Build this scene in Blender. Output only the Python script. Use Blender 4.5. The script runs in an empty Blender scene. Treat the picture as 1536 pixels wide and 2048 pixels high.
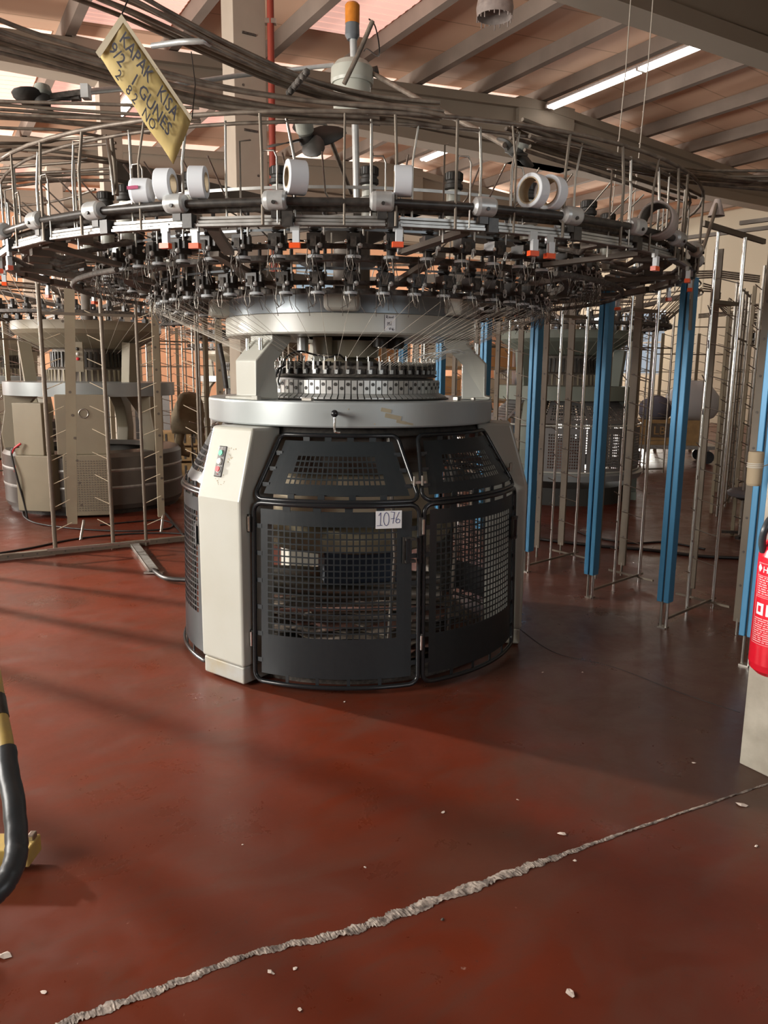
import bpy, math, random
from math import sin, cos, pi, radians, sqrt, atan2
from mathutils import Vector, Matrix
random.seed(7)
SC = bpy.context.scene
COL = SC.collection

# ------------------------------------------------------------------ camera
PITCH, ROLL, FPX, EYE = radians(10.3), radians(0.6), 1540.0, 1.5
F_ = Vector((0, cos(PITCH), -sin(PITCH)))
r0 = Vector((1, 0, 0)); u0 = Vector((0, sin(PITCH), cos(PITCH)))
R_ = r0 * cos(ROLL) + u0 * sin(ROLL)
U_ = -r0 * sin(ROLL) + u0 * cos(ROLL)
cam = bpy.data.cameras.new('camera'); camo = bpy.data.objects.new('camera', cam); COL.objects.link(camo)
m = Matrix((( R_.x, U_.x, -F_.x, 0), (R_.y, U_.y, -F_.y, 0), (R_.z, U_.z, -F_.z, EYE), (0, 0, 0, 1)))
camo.matrix_world = m
cam.sensor_fit = 'VERTICAL'; cam.sensor_height = 24.0; cam.lens = FPX / 2048 * 24.0
cam.clip_start = 0.05; cam.clip_end = 200
SC.camera = camo

# ------------------------------------------------------------------ world, exposure
w = bpy.data.worlds.new('world'); SC.world = w; w.use_nodes = True
bg = w.node_tree.nodes['Background']; bg.inputs[0].default_value = (0.75, 0.88, 1.0, 1); bg.inputs[1].default_value = 0.6
SC.view_settings.view_transform = 'Standard'; SC.view_settings.look = 'None'
SC.view_settings.gamma = 1.0; SC.view_settings.use_curve_mapping = False
SC.view_settings.exposure = -0.12

# building axes: s runs down the bays, v across them
SU = Vector((-0.509, 0.861, 0)); SV = Vector((0.861, 0.509, 0)); SZ = Vector((0, 0, 1))
BROT = Matrix((( SV.x, SU.x, 0), (SV.y, SU.y, 0), (0, 0, 1)))      # columns: v, s, z
BANG = atan2(SV.y, SV.x)
V0, V1, S0, S1 = -4.1, 21.8, -4.0, 26.0
def B(v, s, z=0.0): return SV * v + SU * s + Vector((0, 0, z))
def at(px, py, Y):
    d = R_ * (px - 768) - U_ * (py - 1024) + F_ * FPX
    k = Y / d.y; return Vector((d.x * k, Y, EYE + d.z * k))
def atz(px, py, z):
    d = R_ * (px - 768) - U_ * (py - 1024) + F_ * FPX
    k = (z - EYE) / d.z; return Vector((d.x * k, d.y * k, z))

def area(name, loc, direction, sx, sy, power, col):
    l = bpy.data.lights.new(name, 'AREA'); l.shape = 'RECTANGLE'; l.size = sx; l.size_y = sy
    l.energy = power; l.color = col
    o = bpy.data.objects.new(name, l); COL.objects.link(o); o.location = loc
    o.rotation_euler = Vector(direction).to_track_quat('-Z', 'Y').to_euler()
    l.spread = radians(135); return o
# daylight through the windows of the long left wall, the back and right walls, with added fill lamps marked below
WIN = [(11.4, 3.2), (3.2, 2.4), (16.0, 2.6), (21.5, 2.6)]
for k, (s, z) in enumerate(WIN):
    if k == 0: continue
    area('window_daylight', B(-3.95, s, z), SV + Vector((0, 0, -0.06)), (0.3, 2.6, 2.6, 2.6)[k], (0.3, 1.8, 1.8, 1.8)[k], (2000, 300, 900, 900)[k], (1.0, 0.95, 0.88))
key = area('window_daylight', B(-3.95, 11.4, 3.2), Vector((-2.2, 4.4, 0.0)) - B(-3.95, 11.4, 3.2), 0.28, 0.28, 140, (1.0, 0.93, 0.84))
key.data.spread = radians(42)
area('window_daylight', B(-3.95, 9.0, 2.6), SV, 1.6, 1.4, 260, (1.0, 0.95, 0.88))
area('window_daylight', B(2.2, -3.75, 2.6), SU + Vector((0, 0, -0.05)), 3.2, 1.7, 42, (0.93, 0.97, 1.0))  # added fill light behind the camera, not a known window
area('window_daylight', B(17.5, 25.8, 3.9), -SU + Vector((0, 0, -.2)), 3.0, 1.3, 450, (1.0, 0.95, 0.85))  # added lamp to brighten the far hall; no window known here
area('window_daylight', B(12.8, 25.8, 4.97), -SU + Vector((0, 0, -.1)), 2.2, 1.15, 140, (1.0, 0.93, 0.84))
area('window_daylight', B(21.6, 21.0, 2.6), -SV, 5.0, 2.0, 800, (1.0, 0.96, 0.86))

# ------------------------------------------------------------------ materials
MATS = {}
def mat(name, col, rough=0.5, metal=0.0, var=0.0, scale=8.0, col2=None, bump=0.0, emit=0.0, alpha=None, detail=4.0):
    if name in MATS: return MATS[name]
    m = bpy.data.materials.new(name); m.use_nodes = True
    nt = m.node_tree; b = nt.nodes['Principled BSDF']
    b.inputs['Base Color'].default_value = (*col, 1); b.inputs['Roughness'].default_value = rough
    b.inputs['Metallic'].default_value = metal
    tc = nt.nodes.new('ShaderNodeTexCoord')
    if var > 0 or bump > 0:
        n = nt.nodes.new('ShaderNodeTexNoise'); n.inputs['Scale'].default_value = scale; n.inputs['Detail'].default_value = detail
        nt.links.new(tc.outputs['Object'], n.inputs['Vector'])
        if var > 0:
            mx = nt.nodes.new('ShaderNodeMix'); mx.data_type = 'RGBA'
            rp = nt.nodes.new('ShaderNodeMapRange'); rp.inputs[1].default_value = 0.35; rp.inputs[2].default_value = 0.7
            rp.inputs[3].default_value = 0; rp.inputs[4].default_value = var
            nt.links.new(n.outputs['Fac'], rp.inputs[0]); nt.links.new(rp.outputs[0], mx.inputs[0])
            c2 = col2 or tuple(c * 0.5 for c in col)
            mx.inputs[6].default_value = (*col, 1); mx.inputs[7].default_value = (*c2, 1)
            nt.links.new(mx.outputs[2], b.inputs['Base Color'])
        if bump > 0:
            bp = nt.nodes.new('ShaderNodeBump'); bp.inputs['Strength'].default_value = bump; bp.inputs['Distance'].default_value = 0.01
            nt.links.new(n.outputs['Fac'], bp.inputs['Height']); nt.links.new(bp.outputs[0], b.inputs['Normal'])
    if emit > 0:
        b.inputs['Emission Color'].default_value = (*col, 1); b.inputs['Emission Strength'].default_value = emit
    if alpha is not None:
        b.inputs['Transmission Weight'].default_value = alpha
    MATS[name] = m; return m

mat('cream', (0.41, 0.415, 0.375), 0.30, 0, 0.4, 3, (0.34, 0.33, 0.27))
mat('ring_grey', (0.33, 0.36, 0.36), 0.33, 0.25, 0.3, 5, (0.27, 0.30, 0.31))
mat('ring_dark', (0.22, 0.25, 0.27), 0.3, 0.4, 0.4, 6, (0.12, 0.13, 0.14))
mat('plinth', (0.33, 0.34, 0.33), 0.5, 0, 0.6, 9, (0.30, 0.24, 0.12))
mat('charcoal', (0.017, 0.022, 0.025), 0.36, 0.1, 0.3, 30, (0.028, 0.033, 0.035))
mat('black_gloss', (0.012, 0.014, 0.016), 0.22)
mat('black', (0.022, 0.02, 0.018), 0.42, 0, 0.6, 40, (0.075, 0.066, 0.056))
mat('black_dusty', (0.05, 0.044, 0.038), 0.7, 0, 0.9, 60, (0.15, 0.13, 0.11))  # dusty black, lifted so the colour also stands in for haze
mat('rubber', (0.03, 0.035, 0.04), 0.38, 0, 0.4, 14, (0.07, 0.08, 0.085), 0.3)
mat('chrome', (0.72, 0.72, 0.68), 0.22, 1.0)
mat('steel', (0.42, 0.40, 0.36), 0.35, 0.9, 0.5, 12, (0.24, 0.20, 0.16))
mat('alu', (0.46, 0.46, 0.44), 0.4, 0.6, 0.6, 20, (0.25, 0.24, 0.22))
mat('block', (0.50, 0.50, 0.48), 0.32, 0.5, 0.2, 20)
mat('dusty_tube', (0.23, 0.19, 0.15), 0.55, 0.3, 0.9, 25, (0.09, 0.07, 0.055))
mat('taupe', (0.19, 0.16, 0.125), 0.5, 0.4, 0.6, 10, (0.15, 0.12, 0.09))
mat('beige_post', (0.34, 0.30, 0.21), 0.6, 0.1, 0.6, 4, (0.26, 0.21, 0.15))
mat('brown_bar', (0.17, 0.145, 0.12), 0.6, 0.2, 0.7, 8, (0.10, 0.085, 0.07))
mat('paper', (0.72, 0.76, 0.80), 0.7)
mat('card', (0.45, 0.36, 0.24), 0.8)
mat('silver_cap', (0.50, 0.51, 0.50), 0.35, 0.3, 0.3, 30)
mat('white_plastic', (0.62, 0.66, 0.68), 0.35)
mat('orange_lamp', (0.85, 0.10, 0.02), 0.35)
mat('amber', (0.62, 0.22, 0.03), 0.3, 0, 0.5, 30, (0.35, 0.10, 0.01))
mat('canister', (0.46, 0.47, 0.41), 0.4, 0, 0.3, 5)
mat('fan_dark', (0.03, 0.028, 0.024), 0.6)
mat('fan_motor', (0.30, 0.31, 0.27), 0.55, 0, 0.6, 30)
mat('blue_profile', (0.06, 0.235, 0.42), 0.38, 0.2, 0.3, 3, (0.05, 0.20, 0.38))
mat('blue_slot', (0.012, 0.03, 0.05), 0.6)
mat('green_btn', (0.05, 0.38, 0.24), 0.35)
mat('red_btn', (0.60, 0.04, 0.05), 0.35)
mat('white_btn', (0.75, 0.75, 0.72), 0.35)
mat('ink', (0.02, 0.03, 0.16), 0.7)
mat('ink_dark', (0.035, 0.035, 0.05), 0.7)
mat('label_white', (0.72, 0.74, 0.76), 0.5)
mat('sign_yellow', (0.50, 0.38, 0.13), 0.75, 0, 0.6, 14, (0.42, 0.33, 0.17), 0.3)
mat('sign_film', (0.52, 0.46, 0.34), 0.25)
mat('olive', (0.36, 0.32, 0.22), 0.6, 0, 0.5, 6)
mat('beige_drum', (0.66, 0.58, 0.42), 0.5, 0, 0.4, 4)
mat('navy', (0.012, 0.022, 0.04), 0.5)
mat('lint', (0.36, 0.31, 0.25), 0.95, 0, 0.9, 18, (0.09, 0.065, 0.05), 0.8)
mat('pink_lint', (0.32, 0.17, 0.13), 0.9, 0, 0.6, 20)
mat('yarn', (0.60, 0.56, 0.48), 0.8)
mat('concrete', (0.42, 0.36, 0.29), 0.85, 0, 0.6, 3.0, (0.33, 0.28, 0.22), 0.25)
mat('concrete_pale', (0.50, 0.47, 0.39), 0.85, 0, 0.9, 9, (0.34, 0.31, 0.25), 0.4)
mat('girder', (0.30, 0.255, 0.20), 0.85, 0, 0.5, 1.5, (0.28, 0.23, 0.18))
mat('purlin', (0.23, 0.18, 0.145), 0.8, 0, 0.4, 2)
mat('crack_grey', (0.10, 0.08, 0.07), 0.9, 0, 1.0, 38, (0.42, 0.36, 0.31), 1.0, detail=8)
mat('ext_red', (0.70, 0.012, 0.03), 0.28)
mat('label_pink', (0.80, 0.45, 0.45), 0.5)
mat('yellow_paint', (0.52, 0.37, 0.10), 0.5, 0, 0.6, 20, (0.35, 0.26, 0.12))
mat('pipe_red', (0.32, 0.05, 0.03), 0.5)
mat('khaki', (0.34, 0.27, 0.17), 0.9, 0, 0.5, 10, None, 0.4)
mat('wood', (0.50, 0.33, 0.15), 0.7, 0, 0.5, 10)
mat('carton', (0.55, 0.30, 0.12), 0.8, 0, 0.3, 5)
mat('plastic_bag', (0.58, 0.54, 0.48), 0.25, 0, 0.5, 14, (0.40, 0.30, 0.24), 0.6)
mat('machine_beige', (0.27, 0.235, 0.165), 0.45, 0, 0.3, 3)
mat('machine_green', (0.20, 0.23, 0.19), 0.5)
mat('guard_grey', (0.16, 0.155, 0.15), 0.45)
mat('dark_post', (0.19, 0.155, 0.115), 0.6, 0.1, 0.6, 4, (0.11, 0.09, 0.07))
mat('drum_silver', (0.15, 0.14, 0.125), 0.35, 0.5, 0.3, 4)
mat('tube_lamp', (1.0, 0.95, 0.90), 0.5, emit=9.0)
mat('skylight', (1.0, 0.60, 0.50), 0.5, emit=0.72)
mat('gap_light', (1.0, 0.80, 0.66), 0.5, emit=0.75)
mat('lamp_shell', (0.42, 0.36, 0.33), 0.5, 0, 0.5, 20)
mat('grey_seat', (0.11, 0.11, 0.12), 0.6)
mat('scrap', (0.60, 0.52, 0.46), 0.8)
mat('cable', (0.018, 0.016, 0.015), 0.45)
mat('clear_glass', (0.85, 0.92, 0.95), 0.05, alpha=1.0)
mat('window_frame', (0.35, 0.33, 0.30), 0.6)
mat('pink_pack', (0.50, 0.10, 0.20), 0.5)
mat('navy_cloth', (0.12, 0.12, 0.16), 0.9)
mat('goods_red', (0.5, 0.06, 0.06), 0.6)

def floor_material():
    m = bpy.data.materials.new('red_floor'); m.use_nodes = True; nt = m.node_tree; N = nt.nodes; L = nt.links
    b = N['Principled BSDF']; tc = N.new('ShaderNodeTexCoord')
    def noise(sc, det, rough=0.6, dist=0.0, mp=None):
        n = N.new('ShaderNodeTexNoise'); n.inputs['Scale'].default_value = sc; n.inputs['Detail'].default_value = det
        n.inputs['Roughness'].default_value = rough; n.inputs['Distortion'].default_value = dist
        if mp:
            q = N.new('ShaderNodeMapping'); q.inputs['Rotation'].default_value = (0, 0, mp[0]); q.inputs['Scale'].default_value = mp[1]
            L.new(tc.outputs['Object'], q.inputs['Vector']); L.new(q.outputs[0], n.inputs['Vector'])
        else: L.new(tc.outputs['Object'], n.inputs['Vector'])
        return n
    def rng(src, a, b_, c=0, d=1):
        r = N.new('ShaderNodeMapRange'); r.inputs[1].default_value = a; r.inputs[2].default_value = b_; r.inputs[3].default_value = c; r.inputs[4].default_value = d
        L.new(src, r.inputs[0]); return r.outputs[0]
    def mix(f, c1, c2):
        x = N.new('ShaderNodeMix'); x.data_type = 'RGBA'; L.new(f, x.inputs[0])
        for i, c in ((6, c1), (7, c2)):
            if isinstance(c, tuple): x.inputs[i].default_value = (*c, 1)
            else: L.new(c, x.inputs[i])
        return x.outputs[2]
    c = mix(rng(noise(0.9, 5, 0.6, 0.6).outputs['Fac'], 0.35, 0.65), (0.132, 0.020, 0.006), (0.09, 0.019, 0.009))
    c = mix(rng(noise(2.2, 6, 0.65, 1.0, (0.4, (1, 2.6, 1))).outputs['Fac'], 0.48, 0.72, 0, 0.8), c, (0.095, 0.034, 0.022))
    c = mix(rng(noise(0.6, 5, 0.7).outputs['Fac'], 0.56, 0.72, 0, 0.6), c, (0.055, 0.036, 0.03))
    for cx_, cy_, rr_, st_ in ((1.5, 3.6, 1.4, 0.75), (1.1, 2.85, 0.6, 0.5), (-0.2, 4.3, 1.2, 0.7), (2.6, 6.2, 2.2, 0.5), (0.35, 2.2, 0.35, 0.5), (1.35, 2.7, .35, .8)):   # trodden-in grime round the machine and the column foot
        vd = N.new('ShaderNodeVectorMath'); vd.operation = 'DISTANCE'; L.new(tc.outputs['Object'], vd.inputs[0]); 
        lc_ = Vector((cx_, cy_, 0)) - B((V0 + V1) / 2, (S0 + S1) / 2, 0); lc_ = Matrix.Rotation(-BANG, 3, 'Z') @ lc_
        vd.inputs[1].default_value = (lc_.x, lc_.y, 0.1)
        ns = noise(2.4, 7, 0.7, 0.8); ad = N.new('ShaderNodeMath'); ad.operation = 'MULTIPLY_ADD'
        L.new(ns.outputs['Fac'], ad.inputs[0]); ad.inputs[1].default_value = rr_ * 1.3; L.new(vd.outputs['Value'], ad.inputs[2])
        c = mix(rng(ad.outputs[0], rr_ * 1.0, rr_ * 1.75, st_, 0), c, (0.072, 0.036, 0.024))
    c = mix(rng(noise(45, 3, 0.7).outputs['Fac'], 0.66, 0.72, 0, 0.5), c, (0.05, 0.03, 0.025))
    c = mix(rng(noise(26, 4, 0.75, 0.5).outputs['Fac'], 0.70, 0.76, 0, 0.55), c, (0.33, 0.22, 0.18))
    L.new(c, b.inputs['Base Color'])
    L.new(rng(noise(3.5, 6, 0.7, 0.4).outputs['Fac'], 0.3, 0.7, 0.22, 0.5), b.inputs['Roughness'])
    bp = N.new('ShaderNodeBump'); bp.inputs['Strength'].default_value = 0.12; bp.inputs['Distance'].default_value = 0.01
    L.new(noise(7, 5).outputs['Fac'], bp.inputs['Height']); L.new(bp.outputs[0], b.inputs['Normal'])
    b.inputs['Specular IOR Level'].default_value = 0.45
    MATS['red_floor'] = m
floor_material()

def panel_material(name, c1, c2, joint, period):
    """sheet cladding with faint joints every `period` metres"""
    m = bpy.data.materials.new(name); m.use_nodes = True; nt = m.node_tree; N = nt.nodes; L = nt.links
    b = N['Principled BSDF']; b.inputs['Roughness'].default_value = 0.75
    tc = N.new('ShaderNodeTexCoord'); sp = N.new('ShaderNodeSeparateXYZ'); L.new(tc.outputs['Object'], sp.inputs[0])
    d = N.new('ShaderNodeMath'); d.operation = 'DIVIDE'; L.new(sp.outputs[1], d.inputs[0]); d.inputs[1].default_value = period
    f = N.new('ShaderNodeMath'); f.operation = 'FRACT'; L.new(d.outputs[0], f.inputs[0])
    g = N.new('ShaderNodeMath'); g.operation = 'LESS_THAN'; L.new(f.outputs[0], g.inputs[0]); g.inputs[1].default_value = 0.025
    n = N.new('ShaderNodeTexNoise'); n.inputs['Scale'].default_value = 0.8; L.new(tc.outputs['Object'], n.inputs['Vector'])
    x = N.new('ShaderNodeMix'); x.data_type = 'RGBA'; L.new(n.outputs['Fac'], x.inputs[0]); x.inputs[6].default_value = (*c1, 1); x.inputs[7].default_value = (*c2, 1)
    y = N.new('ShaderNodeMix'); y.data_type = 'RGBA'; L.new(g.outputs[0], y.inputs[0]); L.new(x.outputs[2], y.inputs[6]); y.inputs[7].default_value = (*joint, 1)
    L.new(y.outputs[2], b.inputs['Base Color']); MATS[name] = m
panel_material('roof_panel', (0.74, 0.49, 0.34), (0.62, 0.41, 0.285), (0.45, 0.29, 0.19), 1.1)  # salmon tint puts the red floor's bounce light into the panel colour
panel_material('wall_peach', (0.78, 0.42, 0.24), (0.72, 0.38, 0.22), (0.45, 0.26, 0.16), 2.4)
panel_material('wall_beige', (0.52, 0.47, 0.36), (0.48, 0.42, 0.32), (0.34, 0.3, 0.22), 2.4)

# ------------------------------------------------------------------ mesh builder
I3 = Matrix.Identity(3)
class MB:
    def __init__(s): s.v = []; s.f = []; s.m = []; s.sm = []
    def add(s, vs, fs, mt, smooth=False):
        o = len(s.v); s.v += [tuple(p) for p in vs]
        for f in fs: s.f.append([i + o for i in f]); s.m.append(mt); s.sm.append(smooth)
    def box(s, c, d, mt, R=I3):
        c = Vector(c); h = [x / 2 for x in d]
        vs = [c + R @ Vector((x * h[0], y * h[1], z * h[2])) for x in (-1, 1) for y in (-1, 1) for z in (-1, 1)]
        s.add(vs, [(0, 1, 3, 2), (4, 6, 7, 5), (0, 4, 5, 1), (2, 3, 7, 6), (0, 2, 6, 4), (1, 5, 7, 3)], mt)
    def bar(s, p, q, w, h, mt, up=SZ):
        """rectangular bar from p to q"""
        p = Vector(p); q = Vector(q); d = q - p; L = d.length; d.normalize()
        side = d.cross(up)
        if side.length < 1e-4: side = d.cross(Vector((1, 0, 0)))
        side.normalize(); u = side.cross(d)
        R = Matrix((side, d, u)).transposed()
        s.box((p + q) / 2, (w, L, h), mt, R)
    def tube(s, pts, r, mt, n=8, closed=False, cap=True, r_end=None):
        P = [Vector(p) for p in pts]; k = len(P); prev = None; vs = []
        for i in range(k):
            if closed: t = P[(i + 1) % k] - P[i - 1]
            else: t = P[min(i + 1, k - 1)] - P[max(i - 1, 0)]
            if t.length < 1e-9: t = Vector((0, 0, 1))
            t.normalize()
            if prev is None:
                a = Vector((0, 0, 1)) if abs(t.z) < 0.9 else Vector((1, 0, 0))
                nrm = t.cross(a).normalized()
            else:
                nrm = prev - t * prev.dot(t)
                nrm = nrm.normalized() if nrm.length > 1e-6 else t.orthogonal().normalized()
            prev = nrm; b = t.cross(nrm)
            rr = r if r_end is None else r + (r_end - r) * i / (k - 1)
            for j in range(n):
                a = 2 * pi * j / n; vs.append(P[i] + (nrm * cos(a) + b * sin(a)) * rr)
        fs = []
        for i in range(k if closed else k - 1):
            for j in range(n):
                a = i * n + j; b_ = i * n + (j + 1) % n; c = ((i + 1) % k) * n + (j + 1) % n; d = ((i + 1) % k) * n + j
                fs.append((a, b_, c, d))
        s.add(vs, fs, mt, True)
        if cap and not closed:
            s.add(vs[:n], [tuple(range(n))[::-1]], mt); s.add(vs[-n:], [tuple(range(n))], mt)
    def cyl(s, p, q, r, mt, n=16, r2=None): s.tube([p, q], r, mt, n, r_end=r2)
    def lathe(s, prof, mt, n=48, c=(0, 0, 0), a0=0.0, a1=2 * pi, R=I3, smooth=True):
        """prof: list of (r, z); every profile step is its own strip, so corners stay crisp"""
        full = abs(a1 - a0 - 2 * pi) < 1e-6; c = Vector(c)
        steps = n if full else n + 1
        for (ra, za), (rb, zb) in zip(prof, prof[1:]):
            vs = []
            for i in range(steps):
                a = a0 + (a1 - a0) * i / n
                for r, z in ((ra, za), (rb, zb)):
                    vs.append(c + R @ Vector((r * sin(a), -r * cos(a), z)))
            fs = []
            for i in range(n):
                j = (i + 1) % steps
                fs.append((2 * i, 2 * j, 2 * j + 1, 2 * i + 1))
            s.add(vs, fs, mt, smooth)
    def ball(s, c, r, mt, n=10, sc=(1, 1, 1), R=I3):
        c = Vector(c); vs = []; fs = []
        m_ = n // 2
        for i in range(m_ + 1):
            t = pi * i / m_
            for j in range(n):
                a = 2 * pi * j / n
                vs.append(c + R @ Vector((r * sin(t) * cos(a) * sc[0], r * sin(t) * sin(a) * sc[1], r * cos(t) * sc[2])))
        for i in range(m_):
            for j in range(n):
                fs.append((i * n + j, (i + 1) * n + j, (i + 1) * n + (j + 1) % n, i * n + (j + 1) % n))
        s.add(vs, fs, mt, True)
    def prism(s, poly, d, mt):
        """poly: 3-D points of one face, d: extrusion vector"""
        n = len(poly); P = [Vector(p) for p in poly]; d = Vector(d)
        s.add(P + [p + d for p in P], [tuple(range(n)), tuple(range(n, 2 * n))[::-1]] + [(i, i + n, (i + 1) % n + n, (i + 1) % n) for i in range(n)], mt)
    def build(s, name, parent=None, loc=None, bevel=0.0, solid=0.0, seg=2):
        me = bpy.data.meshes.new(name)
        names = []
        for x in s.m:
            if x not in names: names.append(x)
        me.from_pydata(s.v, [], s.f)
        for x in names: me.materials.append(MATS[x])
        ix = {x: i for i, x in enumerate(names)}
        me.polygons.foreach_set('material_index', [ix[x] for x in s.m])
        me.polygons.foreach_set('use_smooth', s.sm)
        me.update()
        o = bpy.data.objects.new(name, me); COL.objects.link(o)
        if parent: o.parent = parent
        if loc is not None: o.location = loc
        if solid:
            q = o.modifiers.new('thickness', 'SOLIDIFY'); q.thickness = solid; q.offset = 0
        if bevel:
            q = o.modifiers.new('edge', 'BEVEL'); q.width = bevel; q.segments = seg; q.limit_method = 'ANGLE'
        return o
def tag(o, label=None, cat=None, group=None, kind=None):
    if label: o['label'] = label
    if cat: o['category'] = cat
    if group: o['group'] = group
    if kind: o['kind'] = kind
    return o
def empty(name, loc=(0, 0, 0), rz=0.0, label=None, cat=None, group=None):
    o = bpy.data.objects.new(name, None); COL.objects.link(o); o.empty_display_size = 0.1
    o.location = loc; o.rotation_euler = (0, 0, rz); return tag(o, label, cat, group)
def copy_tree(o, parent=None):
    c = o.copy(); COL.objects.link(c); c.parent = parent
    for ch in list(o.children): copy_tree(ch, c)
    return c
def pol(r, deg, z):                                   # polar about a machine axis; 0 degrees faces the camera
    a = radians(deg); return Vector((r * sin(a), -r * cos(a), z))
def RZ(deg): return Matrix.Rotation(radians(deg), 3, 'Z')
def arc(r, a0, a1, z, n): return [pol(r, a0 + (a1 - a0) * i / n, z) for i in range(n + 1)]
def smooth_path(pts, sub=6):
    P = [Vector(p) for p in pts]; out = []
    for i in range(len(P) - 1):
        p0 = P[max(i - 1, 0)]; p1 = P[i]; p2 = P[i + 1]; p3 = P[min(i + 2, len(P) - 1)]
        for k in range(sub):
            t = k / sub
            out.append(0.5 * ((2 * p1) + (p2 - p0) * t + (2 * p0 - 5 * p1 + 4 * p2 - p3) * t * t + (3 * p1 - p0 - 3 * p2 + p3) * t ** 3))
    out.append(P[-1]); return out
def text_shape(txt, size):
    cu = bpy.data.curves.new('t', 'FONT'); cu.body = txt; cu.size = size; cu.resolution_u = 2; cu.offset = size * 0.012
    o = bpy.data.objects.new('t', cu); COL.objects.link(o)
    dg = bpy.context.evaluated_depsgraph_get(); me = bpy.data.meshes.new_from_object(o.evaluated_get(dg))
    vs = [v.co.copy() for v in me.vertices]; fs = [tuple(p.vertices) for p in me.polygons]
    bpy.data.objects.remove(o); bpy.data.curves.remove(cu); bpy.data.meshes.remove(me)
    return vs, fs

# ------------------------------------------------------------------ the hall
RV = 11.5
def zroof(v): return 7.25 - 0.075 * abs(v - RV)
def struct(mb, name, **k):
    o = mb.build(name, **k); o['kind'] = 'structure'; return o
def slab(name, v0, v1, s0, s1, z0, z1, mt):
    mb = MB(); mb.box((0, 0, 0), (v1 - v0, s1 - s0, z1 - z0), mt)
    o = struct(mb, name); o.location = B((v0 + v1) / 2, (s0 + s1) / 2, (z0 + z1) / 2); o.rotation_euler = (0, 0, BANG); return o
slab('floor', V0 - .3, V1 + .3, S0 - .3, S1 + .3, -0.2, 0.0, 'red_floor')
def wall_with_windows(name, horiz, at_, a0, a1, wins, mt):
    """horiz 's': wall runs along s at v=at_; 'v': runs along v at s=at_.  wins: (centre, width, z0, z1)"""
    mb = MB(); T = 0.2; H = 7.4
    def blk(x0, x1, z0, z1):
        if x1 - x0 < 1e-3: return
        if horiz == 's': mb.box(((0), (x0 + x1) / 2, (z0 + z1) / 2), (T, x1 - x0, z1 - z0), mt)
        else: mb.box(((x0 + x1) / 2, 0, (z0 + z1) / 2), (x1 - x0, T, z1 - z0), mt)
    x = a0
    for c, wd, z0, z1 in sorted(wins):
        blk(x, c - wd / 2, 0, H); blk(c - wd / 2, c + wd / 2, 0, z0); blk(c - wd / 2, c + wd / 2, z1, H); x = c + wd / 2
    blk(x, a1, 0, H)
    o = struct(mb, name); o.location = B(at_, 0) if horiz == 's' else B(0, at_); o.rotation_euler = (0, 0, BANG)
WCOUNT = [0]
def window(horiz, at_, c, wd, z0, z1):
    WCOUNT[0] += 1
    p = B(at_, c, 0) if horiz == 's' else B(c, at_, 0)
    e = empty('window_%d' % WCOUNT[0], p, BANG + (pi / 2 if horiz == 's' else 0)); e['kind'] = 'structure'
    f = MB()
    for x in (-wd / 2 + .03, -wd / 6, wd / 6, wd / 2 - .03): f.box((x, 0, (z0 + z1) / 2), (0.05, 0.08, z1 - z0), 'window_frame')
    for z in (z0 + .03, (z0 + z1) / 2, z1 - .03): f.box((0, 0, z), (wd, 0.08, 0.05), 'window_frame')
    f.build('window_frame', e)
    g = MB(); g.box((0, 0, (z0 + z1) / 2), (wd - .08, 0.008, z1 - z0 - .08), 'clear_glass'); g.build('pane', e)
wins = [(s, 2.8, z - 1.0, z + 1.0) for s, z in WIN]
wall_with_windows('wall_left', 's', V0, S0, S1, wins, 'wall_peach')
for c, wd, a, b in wins: window('s', V0, c, wd, a, b)
wall_with_windows('wall_front', 'v', S0, V0, V1, [(2.2, 3.4, 1.7, 3.5)], 'wall_beige'); window('v', S0, 2.2, 3.4, 1.7, 3.5)  # front window is made up to go with the added fill light
bw = [(12.8, 2.4, 4.35, 5.6), (17.5, 3.2, 3.2, 4.6)]  # second window is made up to carry an added lamp
wall_with_windows('wall_back', 'v', S1, V0, V1, bw, 'wall_peach')
for q in bw: window('v', S1, *q)
wall_with_windows('wall_right', 's', V1, S0, S1, [(21.0, 5.6, 1.5, 3.7)], 'wall_beige'); window('s', V1, 21.0, 5.6, 1.5, 3.7)

GIRD = [-3.0 + 0.0, 1.52, 7.35, 13.2, 19.0, 24.6]
# roof sheets, one slope on each side of the ridge, with translucent strips beside the girders
mb = MB()
lights_mb = MB(); gap_mb = MB()
for side in (0, 1):
    va, vb = (V0 - .3, RV) if side == 0 else (RV, V1 + .3)
    p = [(va, S0 - .3, zroof(va)), (vb, S0 - .3, zroof(vb)), (vb, S1 + .3, zroof(vb)), (va, S1 + .3, zroof(va))]
    mb.prism(p, (0, 0, 0.12), 'roof_panel')
o = struct(mb, 'ceiling'); o.rotation_euler = (0, 0, BANG)
PUR = [RV - 0.05 + 1.53 * k for k in range(-10, 7)]
n_sky = 0
for gi, s in enumerate(GIRD[1:]):
    for k in range(len(PUR) - 1):
        if PUR[k] < V0 or PUR[k + 1] > V1: continue
        mb = MB(); a, b = PUR[k] + .16, PUR[k + 1] - .16; z = lambda v: zroof(v) - 0.012
        mb.prism([(a, s + .42, z(a)), (b, s + .42, z(b)), (b, s + .85, z(b)), (a, s + .85, z(a))], (0, 0, 0.008), 'gap_light')
        n_sky += 1
        o = struct(mb, 'skylight_strip'); o.rotation_euler = (0, 0, BANG)
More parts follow.
